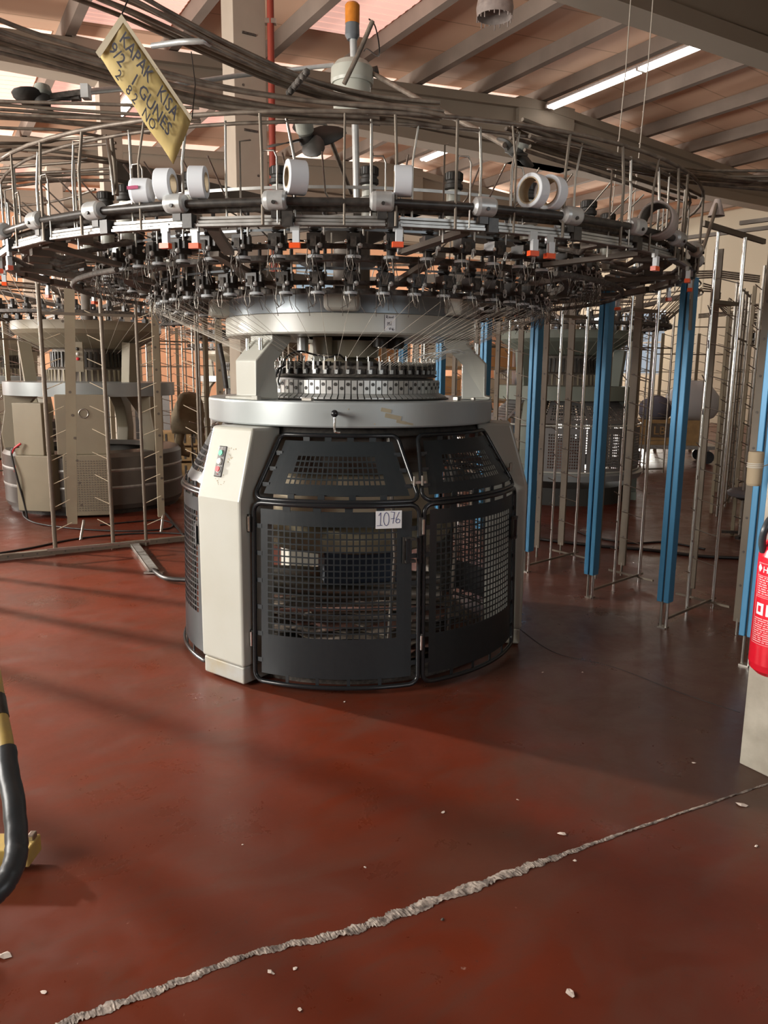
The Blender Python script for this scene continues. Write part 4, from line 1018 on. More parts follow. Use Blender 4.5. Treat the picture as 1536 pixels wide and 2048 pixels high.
spots = [((1.91, 3.85), 'blue creel frame with a wooden bobbin tied on, nearest the extinguisher column'),
         ((1.69, 4.45), 'brightest blue creel frame, standing second from the extinguisher column'),
         ((1.41, 5.07), 'darker blue creel frame, third from the extinguisher column'),
         ((1.10, 5.75), 'blue creel frame whose post stands just right of the right cream leg'),
         ((.84, 6.6), 'blue creel frame behind the right support arm of the machine'),
         ((.52, 7.4), 'blue creel frame seen under the ring between the hub and right arm'),
         ((.18, 8.2), 'farthest blue creel frame of the row behind the machine')]
for i, ((x, y), lab) in enumerate(spots):
    o = cr if i == 0 else copy_tree(cr)
    o.location = (x, y, 0); o.rotation_euler = (0, 0, radians(43)); tag(o, lab, 'creel', 'blue creel frames in a row right of the machine')
b = MB(); b.lathe([(0, -.085), (.030, -.085), (.034, -.075), (.036, .075), (.032, .08), (0, .08)], 'card', 24)
for z in (.005, .014, .023): b.lathe([(.0375, z - .003), (.039, z), (.0375, z + .003)], 'yarn', 24)
b.tube([(.03, -.02, .012), (.07, 0, .02), (.10, .03, .03)], .003, 'yarn', 5)
o = b.build('bobbin', None, at(1510, 936, 3.72)); tag(o, 'beige cone bobbin tied with white string to a blue post', 'bobbin')

# left side creel
lc = empty('creel_frame', (-2.72, 6.22, 0), 0, 'brown creel frame with pegs on a perforated floor rail at the left', 'creel')
def LL(x, y): return x + 2.72, y - 6.22
for (x, y, mt, r, yaw) in ((-2.72, 6.22, 'taupe', .017, 35), (-2.31, 6.42, 'taupe', .016, 170), (-2.05, 6.49, 'taupe', .013, 20), (-1.62, 6.72, 'taupe', .012, 160), (-3.25, 6.0, 'taupe', .016, 20)):
    X, Y = LL(x, y); b = MB(); b.cyl((X, Y, 0), (X, Y, 2.42), r, mt, 10); b.build('peg_pole', lc); pegs(lc, X, Y, r, .18, 2.1, 11, yaw, .14, .42, 'beige_drum')
for (x, y, w_, ang, dx) in ((-2.70, 6.80, .085, 20, -.10), (-2.09, 7.17, .06, 24, -.02), (-1.55, 7.3, .06, 20, 0)):
    X, Y = LL(x, y); R = RZ(ang); b = MB(); b.box((X + dx / 2, Y, 1.26), (w_, .035, 2.26), 'beige_post', R @ Matrix.Rotation(-dx / 2.2, 3, 'Y'))
    for k in range(11): b.cyl(Vector((X + dx * (.1 + k * .085), Y, .3 + k * .2)) + R @ Vector((0, -.020, 0)), Vector((X + dx * (.1 + k * .085), Y, .3 + k * .2)) + R @ Vector((0, -.0175, 0)), .012, 'brown_bar', 10)
    b.build('punched_post', lc)
    b = MB(); b.cyl((X, Y - .1, .0), (X, Y, .16), .013, 'steel', 8); b.build('post_foot', lc)
p0, p1 = atz(-60, 1120, .03), atz(372, 1076, .03); o_ = Vector((-2.72, 6.22, 0))
b = MB(); b.bar(p0 - o_, p1 - o_, .05, .04, 'taupe')
d = (p1 - p0); 
for i in range(16):
    c = p0 + d * (i + .5) / 16 - o_; nn = Vector((d.y, -d.x, 0)).normalized(); b.cyl(c + nn * .0248, c + nn * .026, .008, 'black_dusty', 8)
b.build('floor_rail', lc)
b = MB(); b.bar(atz(95, 1100, .10) - o_, atz(300, 1082, .10) - o_, .018, .018, 'steel'); b.build('foot_bar', lc)
b = MB(); b.bar(atz(130, 660, 0) * 0 + Vector((.0, 0, 1.93)), Vector((.66, .26, 1.93)), .014, .022, 'taupe'); b.build('rung', lc)
b = MB(); b.bar(Vector((-.6, -.2, 2.40)), Vector((1.2, .5, 2.40)), .02, .02, 'taupe'); b.build('top_rail', lc)
br = empty('floor_bracket', atz(266, 1090, 0), 0, 'grey steel channel on the red floor between the left creel and the machine', 'bracket')
o_ = atz(266, 1090, 0); b = MB(); e1 = atz(308, 1148, .0) - o_
b.bar(Vector((0, 0, .03)), e1 + Vector((0, 0, .03)), .07, .012, 'alu'); b.bar(Vector((-.035, 0, .02)), e1 + Vector((-.035, 0, .02)), .006, .035, 'steel'); b.bar(Vector((.035, 0, .02)), e1 + Vector((.035, 0, .02)), .006, .035, 'steel'); b.build('channel', br)
b = MB(); b.box(e1 + Vector((0, 0, .012)), (.14, .04, .012), 'steel'); b.build('end_clamp', br)
b = MB(); b.tube(smooth_path([e1 + Vector((0, 0, .03)), atz(330, 1156, .03) - o_, atz(372, 1160, .03) - o_, atz(420, 1164, .03) - o_], 5), .017, 'cable', 8); b.build('rubber_tube', br)

# creel at the left, beyond the edge of the picture, whose posts throw long shadows over the floor
lo = empty('creel_frame', (-3.75, 3.9, 0), 0, 'creel frame beyond the left edge that throws long shadows on the floor', 'creel')
for i, (x, y, w_) in enumerate(((.0, -1.0, .07), (.05, -.45, .06), (.0, .2, .07), (.08, .75, .07), (.05, 1.35, .075), (0, 1.85, .06), (-.05, 2.3, .07))):
    b = MB(); b.box((x, y, 1.22), (.03, w_, 2.4), 'dark_post'); b.build('punched_post', lo); b = MB(); b.box((x, y, .01), (.08, .08, .02), 'steel'); b.build('foot_plate', lo)
b = MB(); b.bar((0, -1.1, 2.4), (0, 2.4, 2.4), .03, .03, 'taupe'); b.build('top_rail', lo)
# ------------------------------------------------------------------ machines further back
def simple_feeder(mt='black'):
    b = MB(); b.box((0, 0, 0), (.05, .07, .05), mt); b.cyl((0, 0, .02), (0, 0, .08), .022, mt, 8); b.cyl((0, 0, -.07), (0, 0, -.02), .02, mt, 8); b.ball((0, .045, -.01), .012, 'silver_cap', 6); return b
def mesh_panel(parent, rf, a0, a1, z0, z1, hz0, hz1, n, m_, mt):
    A, ao = hole_lines(a0, a0 + 3, a1 - 3, a1, n, .62); Zl, zo = hole_lines(z0, hz0, hz1, z1, m_, .62)
    vs, fs = perf_surface(lambda a, z: pol(rf(z), a, z), A, Zl, lambda i, j: i in ao and j in zo)
    q = MB(); q.add(vs, fs, mt); return q.build('mesh_panel', parent, solid=.003)
def far_machine(x, y, style, label, rz=0, near=False, body='machine_beige'):
    k = empty('knitting_machine', (x, y, 0), radians(rz), label, 'knitting machine')
    if style == 'drum':
        q = MB(); q.lathe([(0, .05), (.93, .05), (.95, .10), (.95, .60), (.92, .64), (.70, .65), (.66, .60)], 'drum_silver', 60); q.build('take_up_drum', k)
        q = MB(); q.lathe([(.953, .27), (.957, .285), (.953, .30)], 'alu', 60); q.lathe([(.953, .45), (.957, .465), (.953, .48)], 'alu', 60); q.build('drum_band', k)
        q = MB(); q.lathe([(.90, .0), (.90, .06), (0, .06)], 'black', 40); q.build('base_plate', k)
        for a in (-75, 65, 175):
            q = MB(); T = frame_of(a)
            def L(t, n, z): return T @ Vector((t, n, z))
            sec = [(.93, .62), (.95, .8), (.90, 1.05), (.90, 1.22), (.55, 1.22), (.70, 1.05), (.78, .8), (.74, .62)]
            vs = [L(-.07, n, z) for n, z in sec] + [L(.07, n, z) for n, z in sec]; n_ = len(sec)
            q.add(vs, [tuple(range(n_)), tuple(range(n_, 2 * n_))[::-1]] + [(i, i + n_, (i + 1) % n_ + n_, (i + 1) % n_) for i in range(n_)], body); q.build('leg_arch', k, bevel=.01)
        # cabinets in front
        q = MB(); q.box(pol(.93, 16, .335), (.44, .26, .62), body, RZ(14)); cab = q.build('control_cabinet', k, bevel=.008)
        q = MB(); 
        for i in range(15):
            for j in range(22):
                c = RZ(14) @ Vector((-.19 + i * .0265, -.132, .08 + j * .024)) + pol(.93, 16, 0); q.box(c, (.010, .002, .010), 'brown_bar', RZ(14))
        q.build('vent_grille', cab)
        q = MB(); q.box(pol(.90, 14, .945), (.48, .22, .60), body, RZ(14)); cb = q.build('upper_cabinet', k, bevel=.008)
        q = MB(); c = pol(.90, 14, 1.06) + RZ(14) @ Vector((.03, -.112, 0)); q.tube([c + RZ(14) @ Vector((.045 * cos(t * pi / 8), 0, .045 * sin(t * pi / 8))) for t in range(16)], .007, 'steel', 6, closed=True); q.build('gauge_ring', cb)
        q = MB(); q.box(pol(.98, -15, .90), (.32, .18, .52), body, RZ(-10)); c2 = q.build('side_cabinet', k, bevel=.006)
        q = MB(); q.box(pol(1.02, -12, .36), (.36, .2, .56), body, RZ(-8)); q.build('lower_cabinet', k, bevel=.006)
        q = MB(); q.box(pol(1.10, -22, .50), (.05, .04, .06), 'red_btn', RZ(-8)); q.box(pol(1.09, -20, .47), (.03, .04, .10), 'yellow_paint', RZ(-8)); q.build('main_switch', c2)
        q = MB(); q.box(pol(.72, 12, 1.62), (.10, .06, .30), body, RZ(12)); pn = q.build('button_panel', k)
        for z, mt in ((1.70, 'black'), (1.65, 'white_btn'), (1.60, 'red_btn')):
            u = MB(); u.ball(pol(.755, 12, z), .018, mt, 8); u.build('push_button', pn)
        zb = (1.22, 1.36)
    else:
        q = MB(); q.lathe([(.80, .0), (.80, .20), (0, .20)], 'fan_dark', 40); q.build('base_plate', k)
        for a in (-40, 80, 200):
            q = MB(); q.box(pol(.86, a, .34), (.22, .12, .60), body, RZ(a)); q.box(pol(.84, a, .05), (.3, .16, .1), body, RZ(a)); q.bar(pol(.86, a, .62), pol(.70, a, 1.20), .20, .1, body); q.build('leg_cover', k)
        rf = lambda z: .93
        ru = lambda z: .93 - .32 * (z - .95) / .27 if z > .95 else .93
        for c in (-10, 20, 50, 110, 140, 170, 230, 260, 290):
            if near: mesh_panel(k, rf, c - 14.5, c + 14.5, .40, .90, .44, .84, 14, 12, 'guard_grey'); mesh_panel(k, ru, c - 14.5, c + 14.5, .95, 1.20, .98, 1.15, 12, 6, 'guard_grey')
            else:
                q = MB(); q.lathe([(.93, .40), (.93, .92), (.66, 1.20)], 'guard_grey', 8, a0=radians(c - 14.5), a1=radians(c + 14.5)); q.build('guard_panel', k)
        q = MB()
        for z, r in ((.40, .935), (.925, .935), (1.2, .65)): q.tube(arc(r, 0, 360, z, 48)[:-1], .012, 'cream', 6, closed=True)
        q.build('guard_rail', k)
        q = MB(); q.lathe([(.96, .30), (.99, .37), (.90, .40), (.80, .38)], 'ring_grey', 60); q.build('skirt_ring', k)
        q = MB(); q.lathe([(0, .7), (.3, .7), (.3, .35), (0, .35)], 'pink_lint', 24); q.build('fabric_roll', k)
        zb = (1.20, 1.36)
    q = MB(); q.lathe([(.4, zb[0]), (.90 if style == 'drum' else .80, zb[0]), (.90 if style == 'drum' else .80, zb[1]), (.4, zb[1] + .01)], 'ring_grey' if style == 'drum' else 'machine_green', 60); q.build('bed_ring', k)
    q = MB(); q.lathe([(.46, 1.36), (.44, 1.50), (.40, 1.52), (.38, 1.72), (0, 1.72)], 'brown_bar', 48)
    for i in range(48):
        a = i * 7.5; q.box(pol(.452, a, 1.43), (.018, .02, .12), 'beige_post', RZ(a)); q.box(pol(.40, a, 1.60), (.02, .02, .16), 'black', RZ(a))
    q.build('knitting_head', k)
    for a in (-60, 60, 180):
        q = MB(); q.bar(pol(.62, a, 1.36), pol(.66, a, 1.78), .13, .12, body); q.build('support_arm', k)
    q = MB(); q.lathe([(.30, 1.70), (.5, 1.72), (.74, 1.86), (.78, 1.90), (.78, 1.99), (.4, 2.0)], body, 60); q.build('upper_ring', k)
    if near:
        f0 = simple_feeder().build('yarn_feeder', k)
        for i in range(46):
            o = f0 if i == 0 else f0.copy()
            if i: COL.objects.link(o)
            a = i * 360 / 46; o.parent = k; o.location = pol(1.13, a, 2.08 + .01 * (i % 2)); o.rotation_euler = (0, 0, radians(a + 180))
    q = MB(); q.lathe([(1.04, 2.03), (1.20, 2.03), (1.20, 2.06), (1.04, 2.06), (1.04, 2.03)], 'black_dusty', 60)
    for i in range(0 if near else 48):
        a = i * 7.5; q.box(pol(1.12, a, 2.08), (.06, .09, .14), 'black', RZ(a))
    q.build('feeder_ring', k)
    q = MB(); q.tube(arc(1.5, 0, 360, 2.42, 48)[:-1], .010, 'dusty_tube', 6, closed=True); q.tube(arc(1.44, 0, 360, 2.46, 48)[:-1], .012, 'dusty_tube', 6, closed=True); q.tube(arc(1.47, 0, 360, 2.52, 48)[:-1], .010, 'dusty_tube', 6, closed=True); q.build('tube_ring', k)
    q = MB()
    for i in range(6): q.bar(pol(.2, i * 60, 2.15), pol(1.48, i * 60, 2.40), .03, .04, 'brown_bar')
    q.cyl((0, 0, 1.9), (0, 0, 2.6), .06, 'brown_bar', 12); q.build('ring_strut', k)
    rr3 = random.Random(int(x * 100))
    nrod = 64 if near else 50
    for i in range(nrod):
        a = i * 360 / nrod + rr3.uniform(-1.5, 1.5); q = MB(); q.tube([pol(1.49, a, 2.46), pol(1.40, a, 2.36), pol(1.15, a + rr3.uniform(-2, 2), 2.12)], .0055, 'yarn' if near and style == 'drum' else 'taupe', 4); q.build('feed_rod', k)
    q = MB()
    for i in range(40):
        a = i * 9; q.tube([pol(1.16, a, 2.02), pol(.42, a * 1.0 + 8, 1.66)], .0016, 'yarn', 3, cap=False)
    o = q.build('yarn_strands', k); o['kind'] = 'stuff'
    for i, a in enumerate((20, 70, 130, 200, 250, 310)):
        q = MB(); a0 = a
        for j in range(4): q.tube([pol(1.5, a0 + j, 2.44 + .03 * j), pol(1.8, a0 + 24, 2.50 + .02 * j), pol(2.1, a0 + 34, 2.46 + .02 * j)], .009, 'dusty_tube', 5)
        q.build('tube_bundle', k)
    return k
far_machine(-3.30, 8.75, 'drum', 'beige knitting machine with a silver drum base, behind the left creel frame', 0, True)
far_machine(2.18, 9.55, 'mesh', 'grey knitting machine with mesh guards, behind the row of blue creel frames', 0, True, 'machine_green')
for i, (v, s, lab) in enumerate(((1.3, 15.2, 'far knitting machine straight behind the silver drum machine'), (5.2, 13.0, 'far knitting machine seen through gap under the main machine upper ring'),
                    (7.0, 19.6, 'knitting machine nearest the back wall'), (11.9, 6.85, 'knitting machine at the right edge behind the last blue post'), (12.0, 14.2, 'far right knitting machine before the beige wall'))):
    p = B(v, s); far_machine(p.x, p.y, 'mesh' if i % 2 else 'drum', lab, 40 * i, False, 'machine_beige')

# far creel frames: poles, pegs and rungs too small to tell apart
def far_creel():
    b = MB()
    for x, mt, r in ((0, 'steel', .013), (.35, 'taupe', .013), (.7, 'steel', .013), (1.05, 'taupe', .013), (1.4, 'steel', .013)):
        b.cyl((x, 0, 0), (x, 0, 2.45), r, mt, 6)
        for i in range(13): b.tube([(x, 0, .2 + i * .17), (x + .13 * (1 if int(x * 10) % 2 else -1), .05, .24 + i * .17)], .005, 'steel', 4)
    for x in (.2, .9): b.box((x, .08, 1.15), (.06, .03, 2.3), 'beige_post')
    for z in (.06, 1.9, 2.42): b.bar((0, 0, z), (1.4, 0, z), .014, .02, 'taupe')
    for z in (.5, .85, 1.2, 1.55): b.bar((0, .01, z), (1.4, .01, z), .007, .008, 'steel')
    return b
fc = far_creel().build('creel_frame')
W = [(-2.12, 8.9, 60, 'pegged creel frame just right of the silver drum machine'), (-1.9, 10.6, 50, 'pegged creel frame left of the column, behind the drum machine'), (-4.6, 12.2, 20, 'pegged creel frame left behind the drum machine, before the peach wall'),
     (-4.9, 15.0, 20, 'pegged creel frame in second row behind the drum machine'), (-.9, 10.2, 10, 'pegged creel frame seen under the ring just left of the hub'), (.4, 11.4, 20, 'pegged creel frame seen under the ring just right of hub'),
     (.9, 12.2, 10, 'pegged creel frame behind the mesh guard machine on its left'), (3.6, 8.2, 60, 'pegged creel frame right of the mesh guard machine'), (3.3, 7.0, 60, 'pegged creel frame nearest the brightest blue frame'),
     (4.3, 9.8, 50, 'pegged creel frame behind the punched posts on the right'), (5.6, 9.6, 60, 'pegged creel frame left of the orange crate'), (5.2, 15.3, 0, 'pegged creel frame before the beige wall, above the orange crate'),
     (2.9, 12.6, 10, 'pegged creel frame in the second row behind the mesh guard machine'), (7.4, 9.4, 50, 'pegged creel frame behind the last blue post at right edge'), (2.9, 13.9, 10, 'pegged creel frame farthest back behind the mesh guard machine'),
     (-.2, 13.2, 5, 'pegged creel frame in front of the carton shelf'), (7.0, 14.5, 30, 'pegged creel frame farthest back on the right'), (-3.9, 10.6, 40, 'pegged creel frame directly behind the silver drum machine'), (-5.9, 10.4, 50, 'pegged creel frame at the left picture edge behind the drum machine'),
     (-5.5, 7.2, 60, 'pegged creel frame left of the silver drum machine'), (5.0, 7.4, 60, 'pegged creel frame hidden mostly by the bobbin post'), (3.0, 11.6, 15, 'pegged creel frame right behind the mesh guard machine')]
for i, (x, y, a, lab) in enumerate(W):
    o = fc if i == 0 else fc.copy()
    if i: COL.objects.link(o)
    o.location = (x, y, 0); o.rotation_euler = (0, 0, radians(a)); tag(o, lab, 'creel', 'pegged creel frames standing among the far machines')

# ------------------------------------------------------------------ stored goods further back
def carton(name, p, size, rz, mt, label, cat, bevel=.01):
    b = MB(); b.box((0, 0, size[2] / 2), size, mt); o = b.build(name, None, p, bevel=bevel); o.rotation_euler = (0, 0, radians(rz)); return tag(o, label, cat)
# orange crate with dark label on a low trolley
p = Vector((5.0, 13.6, 0))
tr = empty('trolley', p, radians(-8), 'low grey trolley carrying the orange crate near the right', 'trolley')
b = MB(); b.box((0, 0, .28), (1.5, .8, .06), 'alu'); b.build('deck', tr)
for x in (-.6, .6):
    for y in (-.3, .3):
        b = MB(); b.cyl((x, y - .03, .11), (x, y + .03, .11), .11, 'rubber', 14); b.bar((x, y, .11), (x, y, .26), .05, .04, 'steel', Vector((1, 0, 0))); b.build('wheel', tr)
cb = empty('orange_crate', p + Vector((0, 0, .31)), radians(-8), 'open orange crate with a dark label patch standing on the trolley', 'crate')
b = MB()
for c, d in (((0, 0, .02), (1.1, .6, .04)), ((0, -.29, .22), (1.1, .03, .42)), ((0, .29, .22), (1.1, .03, .42)), ((-.54, 0, .22), (.03, .6, .42)), ((.54, 0, .22), (.03, .6, .42))): b.box(c, d, 'wood')
b.build('crate_box', cb)
b = MB(); b.box((-.2, -.312, .25), (.42, .01, .24), 'brown_bar'); tv, tf = text_shape('LB', .2); b.add([Vector((-.33 + q.x, -.32, .18 + q.y)) for q in tv], tf, 'wood'); b.build('crate_label', cb)
def sack(p, r, sc, mt, label, cat, name='sack', seed=1, rz=0):
    rr = random.Random(seed); b = MB(); n = 18; m_ = 10; vs = []
    for i in range(m_ + 1):
        t = pi * i / m_
        for j in range(n):
            a = 2 * pi * j / n; k = 1 + .10 * sin(3 * a + seed) * sin(t) + rr.uniform(-.05, .05)
            vs.append(Vector((r * sin(t) * cos(a) * sc[0] * k, r * sin(t) * sin(a) * sc[1] * k, max(-r * sc[2] * .8, r * cos(t) * sc[2] * k) + r * sc[2] * .8)))
    fs = [(i * n + j, (i + 1) * n + j, (i + 1) * n + (j + 1) % n, i * n + (j + 1) % n) for i in range(m_) for j in range(n)]
    b.add(vs, fs, mt, True); o = b.build(name, None, p); o.rotation_euler = (0, 0, rz); return tag(o, label, cat)
sack(p + Vector((.35, 0, .72)), .42, (1.1, .6, .9), 'paper', 'white bulging sack on top of the orange crate', 'sack', seed=3)
sack(p + Vector((-.25, 0, .72)), .26, (1.1, .8, .9), 'navy_cloth', 'grey blue cloth bundle in the orange crate left of the white sack', 'bale', seed=5)
# wooden pallet crate, plastic sack and coverall at left
pp = Vector((-2.95, 10.9, 0))
pl = empty('wooden_crate', pp, radians(12), 'upright slatted wooden crate leaning behind the left cream leg', 'crate')
for r_ in range(3):
    b = MB(); b.box((0, 0, .12 + r_ * .22), (.62, .4, .18), 'wood')
    for k in range(5): b.box((-.25 + k * .125, -.202, .12 + r_ * .22), (.03, .006, .13), 'black_dusty')
    b.build('slat_row', pl, bevel=.004)
sack((-3.35, 10.6, 0), .30, (.95, .8, .85), 'plastic_bag', 'crumpled clear plastic sack on the floor beside the slatted wooden crate', 'sack', 'plastic_sack', 8)
def coverall():
    e = empty('coverall', (-2.42, 9.6, 0), 0, 'khaki coverall draped over a creel pole left of the machine', 'garment')
    b = MB(); n = 16; prof = [(1.62, .06, .05), (1.58, .12, .08), (1.45, .17, .09), (1.25, .20, .09), (1.05, .21, .10), (.95, .19, .08)]
    vs = []
    for z, rx, ry in prof:
        for j in range(n):
            a = 2 * pi * j / n; k = 1 + .14 * sin(5 * a + z * 9); vs.append((rx * cos(a) * k - .04 * (1.6 - z), ry * sin(a) * k, z))
    b.add(vs, [(i * n + j, (i + 1) * n + j, (i + 1) * n + (j + 1) % n, i * n + (j + 1) % n) for i in range(len(prof) - 1) for j in range(n)], 'khaki', True)
    b.build('body_cloth', e, solid=.006)
    b = MB(); b.tube([(-.12, 0, 1.0), (-.15, -.02, .8), (-.10, 0, .62), (-.02, .02, .60)], .06, 'khaki', 10, r_end=.045); b.build('sleeve', e)
    b = MB(); b.tube([(.10, 0, 1.0), (.16, -.02, .82), (.12, 0, .58)], .065, 'khaki', 10, r_end=.05); b.build('trouser_leg', e)
    b = MB(); b.cyl((.02, .0, 0), (.02, .0, 1.60), .014, 'taupe', 8); b.build('stand_pole', e); e.scale = (.95, 1, .76)
coverall()
b = MB(); b.tube([(0, 0, 0), (0, 0, 1.1)], .012, 'steel', 8); o = b.build('jack_lever', None, at(452, 760, 6.6) * 1 - Vector((0, 0, at(452, 760, 6.6).z))); tag(o, 'steel lever with slanting black grip standing behind the left support arm', 'lever')
q = MB(); q.tube([(0, 0, 1.35), (-.02, 0, 1.55), (-.05, 0, 1.72)], .022, 'black', 10); q.tube([(0, 0, 1.05), (0, 0, 1.4)], .012, 'steel', 8); q.build('grip', o)
# shelf with cartons, seen through the gap under the upper ring
sh = empty('storage_rack', (1.1, 15.6, 0), radians(0), 'steel rack full of cartons seen through the right arm of the machine', 'rack')
for x in (-1.5, -.5, .5, 1.5):
    b = MB(); b.box((x, 0, 1.3), (.06, .6, 2.6), 'carton' if abs(x) < 1 else 'blue_profile'); b.build('upright', sh)
for z in (.3, .95, 1.6, 2.25):
    b = MB(); b.box((0, 0, z), (3.0, .6, .05), 'wood'); b.build('shelf_board', sh)
rr = random.Random(21); nb = 0
names = ['left', 'middle', 'right']; lev = ['bottom', 'second', 'third', 'top']
for j, z in enumerate((.325, .975, 1.625, 2.275)):
    for i, x in enumerate((-1.0, 0.0, 1.0)):
        carton('carton', (1.1 + x, 15.6, z), (.78, .5, .42 + .08 * rr.random()), rr.uniform(-3, 3), 'carton' if (i + j) % 3 else 'beige_drum', ('orange brown' if (i + j) % 3 else 'pale') + ' carton in the %s bay on the %s shelf of the steel rack' % (names[i], lev[j]), 'carton')
# small goods at far left
b = MB(); b.box((0, 0, .55), (1.4, .5, 1.1), 'black'); b.box((-.2, -.1, 1.25), (.6, .3, .3), 'goods_red'); o = b.build('work_table', None, (-4.6, 13.8, 0)); tag(o, 'dark table with red goods before the peach wall at the left', 'table')
# grey stool
st = empty('stool', atz(1500, 1078, 0), 0, 'round grey seated stool half hidden by the blue post', 'stool')
b = MB(); b.lathe([(0, .47), (.20, .465), (.235, .44), (.23, .41), (.12, .37), (0, .36)], 'grey_seat', 30); b.build('seat', st)
b = MB(); b.cyl((0, 0, .05), (0, 0, .38), .03, 'black', 12); b.build('stem', st)
for k in range(5):
    b = MB(); b.bar((0, 0, .06), pol(.25, k * 72 + 20, .04), .035, .025, 'black'); b.build('leg', st)

# ------------------------------------------------------------------ cables on the floor
def cable(name, pts, r, label, mt='cable'):
    P = smooth_path([atz(x, y, r) for x, y in pts], 8); b = MB(); b.tube([p - P[0] for p in P], r, mt, 8); o = b.build(name, None, P[0]); tag(o, label, 'cable'); return o
cable('cable', [(-40, 1112), (60, 1096), (150, 1078), (250, 1068), (330, 1066), (400, 1070)], .008, 'black cable lying along the floor rail of the left creel')
cable('cable', [(45, 1020), (50, 1035), (80, 1048), (160, 1058), (250, 1062), (330, 1058), (345, 1048), (320, 1040), (260, 1044), (200, 1050)], .008, 'looped black cable on the floor in front of silver drum machine')
cable('cable', [(300, 1010), (340, 1006), (330, 998), (305, 992), (370, 1075)], .010, 'short thick black cable on the floor right of the drum machine')
cable('cable', [(1060, 1075), (1110, 1082), (1200, 1092), (1300, 1100), (1400, 1112), (1480, 1116), (1560, 1120)], .014, 'thick black hose on the floor behind the blue creel frames')
cable('cable', [(1150, 1060), (1180, 1072), (1260, 1086), (1330, 1084), (1410, 1098)], .008, 'thin cable on the floor under the punched posts at right')
o = MB(); o.tube(smooth_path([(0, 0, 0), (-.07, -.02, -.05), (-.02, -.05, -.3), (.03, -.03, -.6), (.06, -.05, -.82)], 6), .010, 'cable', 8); o.tube([(.02, 0, .03), (-.05, -.01, -.02), (-.07, -.02, -.07)], .012, 'red_btn', 8)
pz = at(38, 893, 7.7); pz2 = MB(); q = o.build('drum_cable', None, pz); tag(q, 'hanging black cable with red connector on front of the silver drum', 'cable')

# ------------------------------------------------------------------ hand cart at the left edge
ct = empty('hand_cart', (-1.35, 1.75, 0), 0, 'yellow hand cart with bent black padded handle at the left edge', 'cart')
o_ = Vector((-1.35, 1.75, 0))
path = [(-46, 1230, 1.75), (-18, 1330, 1.62), (-2, 1425, 1.50), (9, 1480, 1.45), (16, 1540, 1.40), (28, 1610, 1.35), (33, 1680, 1.31), (30, 1722, 1.28), (12, 1762, 1.25), (-14, 1790, 1.23), (-60, 1815, 1.21), (-140, 1825, 1.2)]
P = smooth_path([at(x, y, Y) - o_ for x, y, Y in path], 6)
b = MB(); b.tube(P, .0165, 'yellow_paint', 14); hd = b.build('handle_tube', ct)
i0 = 6 * 3 + 3
b = MB(); b.tube([p + Vector((rr.uniform(-.001, .001), 0, rr.uniform(-.001, .001))) for p in P[i0 - 1:]], .0205, 'rubber', 16); o = b.build('grip_sleeve', hd); o['label'] = 'black rubber sleeve'
b = MB(); b.tube(P[6 * 2 - 2: 6 * 2 + 2], .018, 'black', 12); b.build('cap_band', hd)
b = MB(); b.bar(P[0], Vector((-.5, .1, .25)), .03, .03, 'yellow_paint'); b.bar(P[-1], Vector((-.6, -.35, .25)), .03, .03, 'yellow_paint'); b.build('handle_post', ct)
b = MB(); b.box((-.55, -.05, .22), (.7, .9, .05), 'yellow_paint'); b.build('deck', ct)
k_ = atz(48, 1712, .03) - o_
b = MB(); b.box(k_ + Vector((-.10, 0, .02)), (.27, .09, .055), 'yellow_paint'); b.box(k_ + Vector((.02, .02, .055)), (.02, .03, .02), 'steel'); b.build('wheel_fork', ct, bevel=.004)
for x, y in ((-.25, .42), (-.8, .35), (-.8, -.4)):
    b = MB(); b.cyl((x, y - .02, .09), (x, y + .02, .09), .09, 'rubber', 16); b.bar((x, y, .09), (x, y, .21), .04, .03, 'yellow_paint', Vector((1, 0, 0))); b.build('wheel', ct)
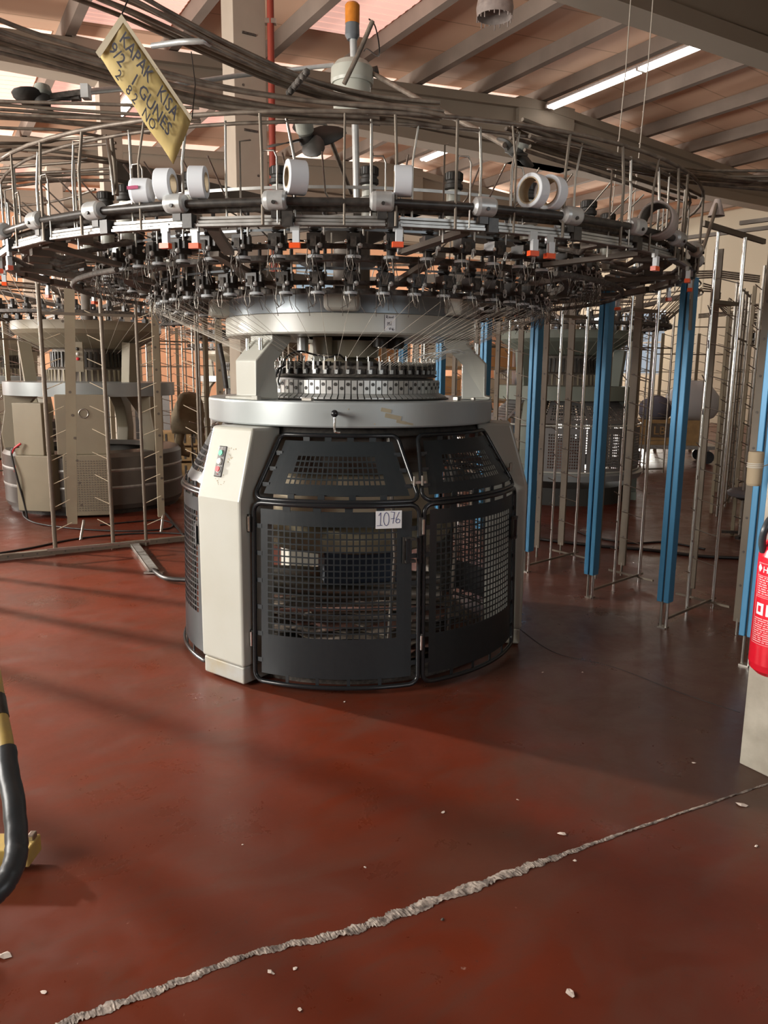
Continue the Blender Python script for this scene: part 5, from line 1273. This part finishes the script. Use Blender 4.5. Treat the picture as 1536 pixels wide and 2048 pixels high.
b = MB(); b.bar(k_ + Vector((-.2, 0, .03)), Vector((-.3, .3, .2)), .05, .04, 'yellow_paint'); b.build('fork_arm', ct)

# ------------------------------------------------------------------ scraps on the floor
scr = [(1124, 1669, .016, 'white paper scrap on the floor beside the crack, right of centre'), (1141, 1989, .016, 'folded white scrap on the floor nearest the bottom edge'), (543, 1946, .012, 'pale scrap just below the crack at lower left'),
       (886, 1625, .010, 'pale speck on the floor in front of the machine'), (1483, 1611, .020, 'long white scrap beside the foot of pale column'), (689, 1404, .008, 'white speck at the foot of the front guard door'), (1278, 1415, .008, 'white speck on the dark floor before the column'),
       (590, 1938, .008, 'tiny pale scrap below the crack beside the larger one'), (1512, 1693, .009, 'small pale scrap at the right edge below the crack'), (600, 2020, .008, 'tiny scrap at the bottom edge left of centre'), (1388, 1526, .011, 'pale lint scrap left of the column foot'),
       (88, 1985, .010, 'pale scrap at the lower left corner'), (8, 1912, .022, 'grey lint clump at the left edge below the cart'), (885, 1840, .008, 'dark crumb just below the crack near its middle'), (485, 1690, .005, 'tiny bright crumb left of centre on the floor'), (730, 1735, .006, 'tiny crumb above the crack near centre'),
       (1150, 1722, .008, 'small grey scrap on the crack'), (1035, 1600, .008, 'small pinkish scrap right of the machine front'), (1165, 1345, .009, 'pale scrap behind on the floor right of the machine'), (1085, 1345, .008, 'pale scrap beside the right guard door')]
for i, (x, y, r, lab) in enumerate(scr):
    rr = random.Random(i + 50); b = MB(); n = 7
    vs = [(0, 0, r * .35)] + [(r * rr.uniform(.6, 1.15) * cos(2 * pi * j / n), r * rr.uniform(.4, .8) * sin(2 * pi * j / n), r * rr.uniform(.02, .35)) for j in range(n)] + [(0, 0, .0002)]
    b.add(vs, [(0, 1 + j, 1 + (j + 1) % n) for j in range(n)] + [(n + 1, 1 + (j + 1) % n, 1 + j) for j in range(n)], 'scrap' if 'dark' not in lab else 'black_dusty')
    o = b.build('floor_scrap', None, atz(x, y, 0)); o.rotation_euler = (0, 0, rr.uniform(0, 6)); tag(o, lab, 'scrap', 'scraps and crumbs on the floor')
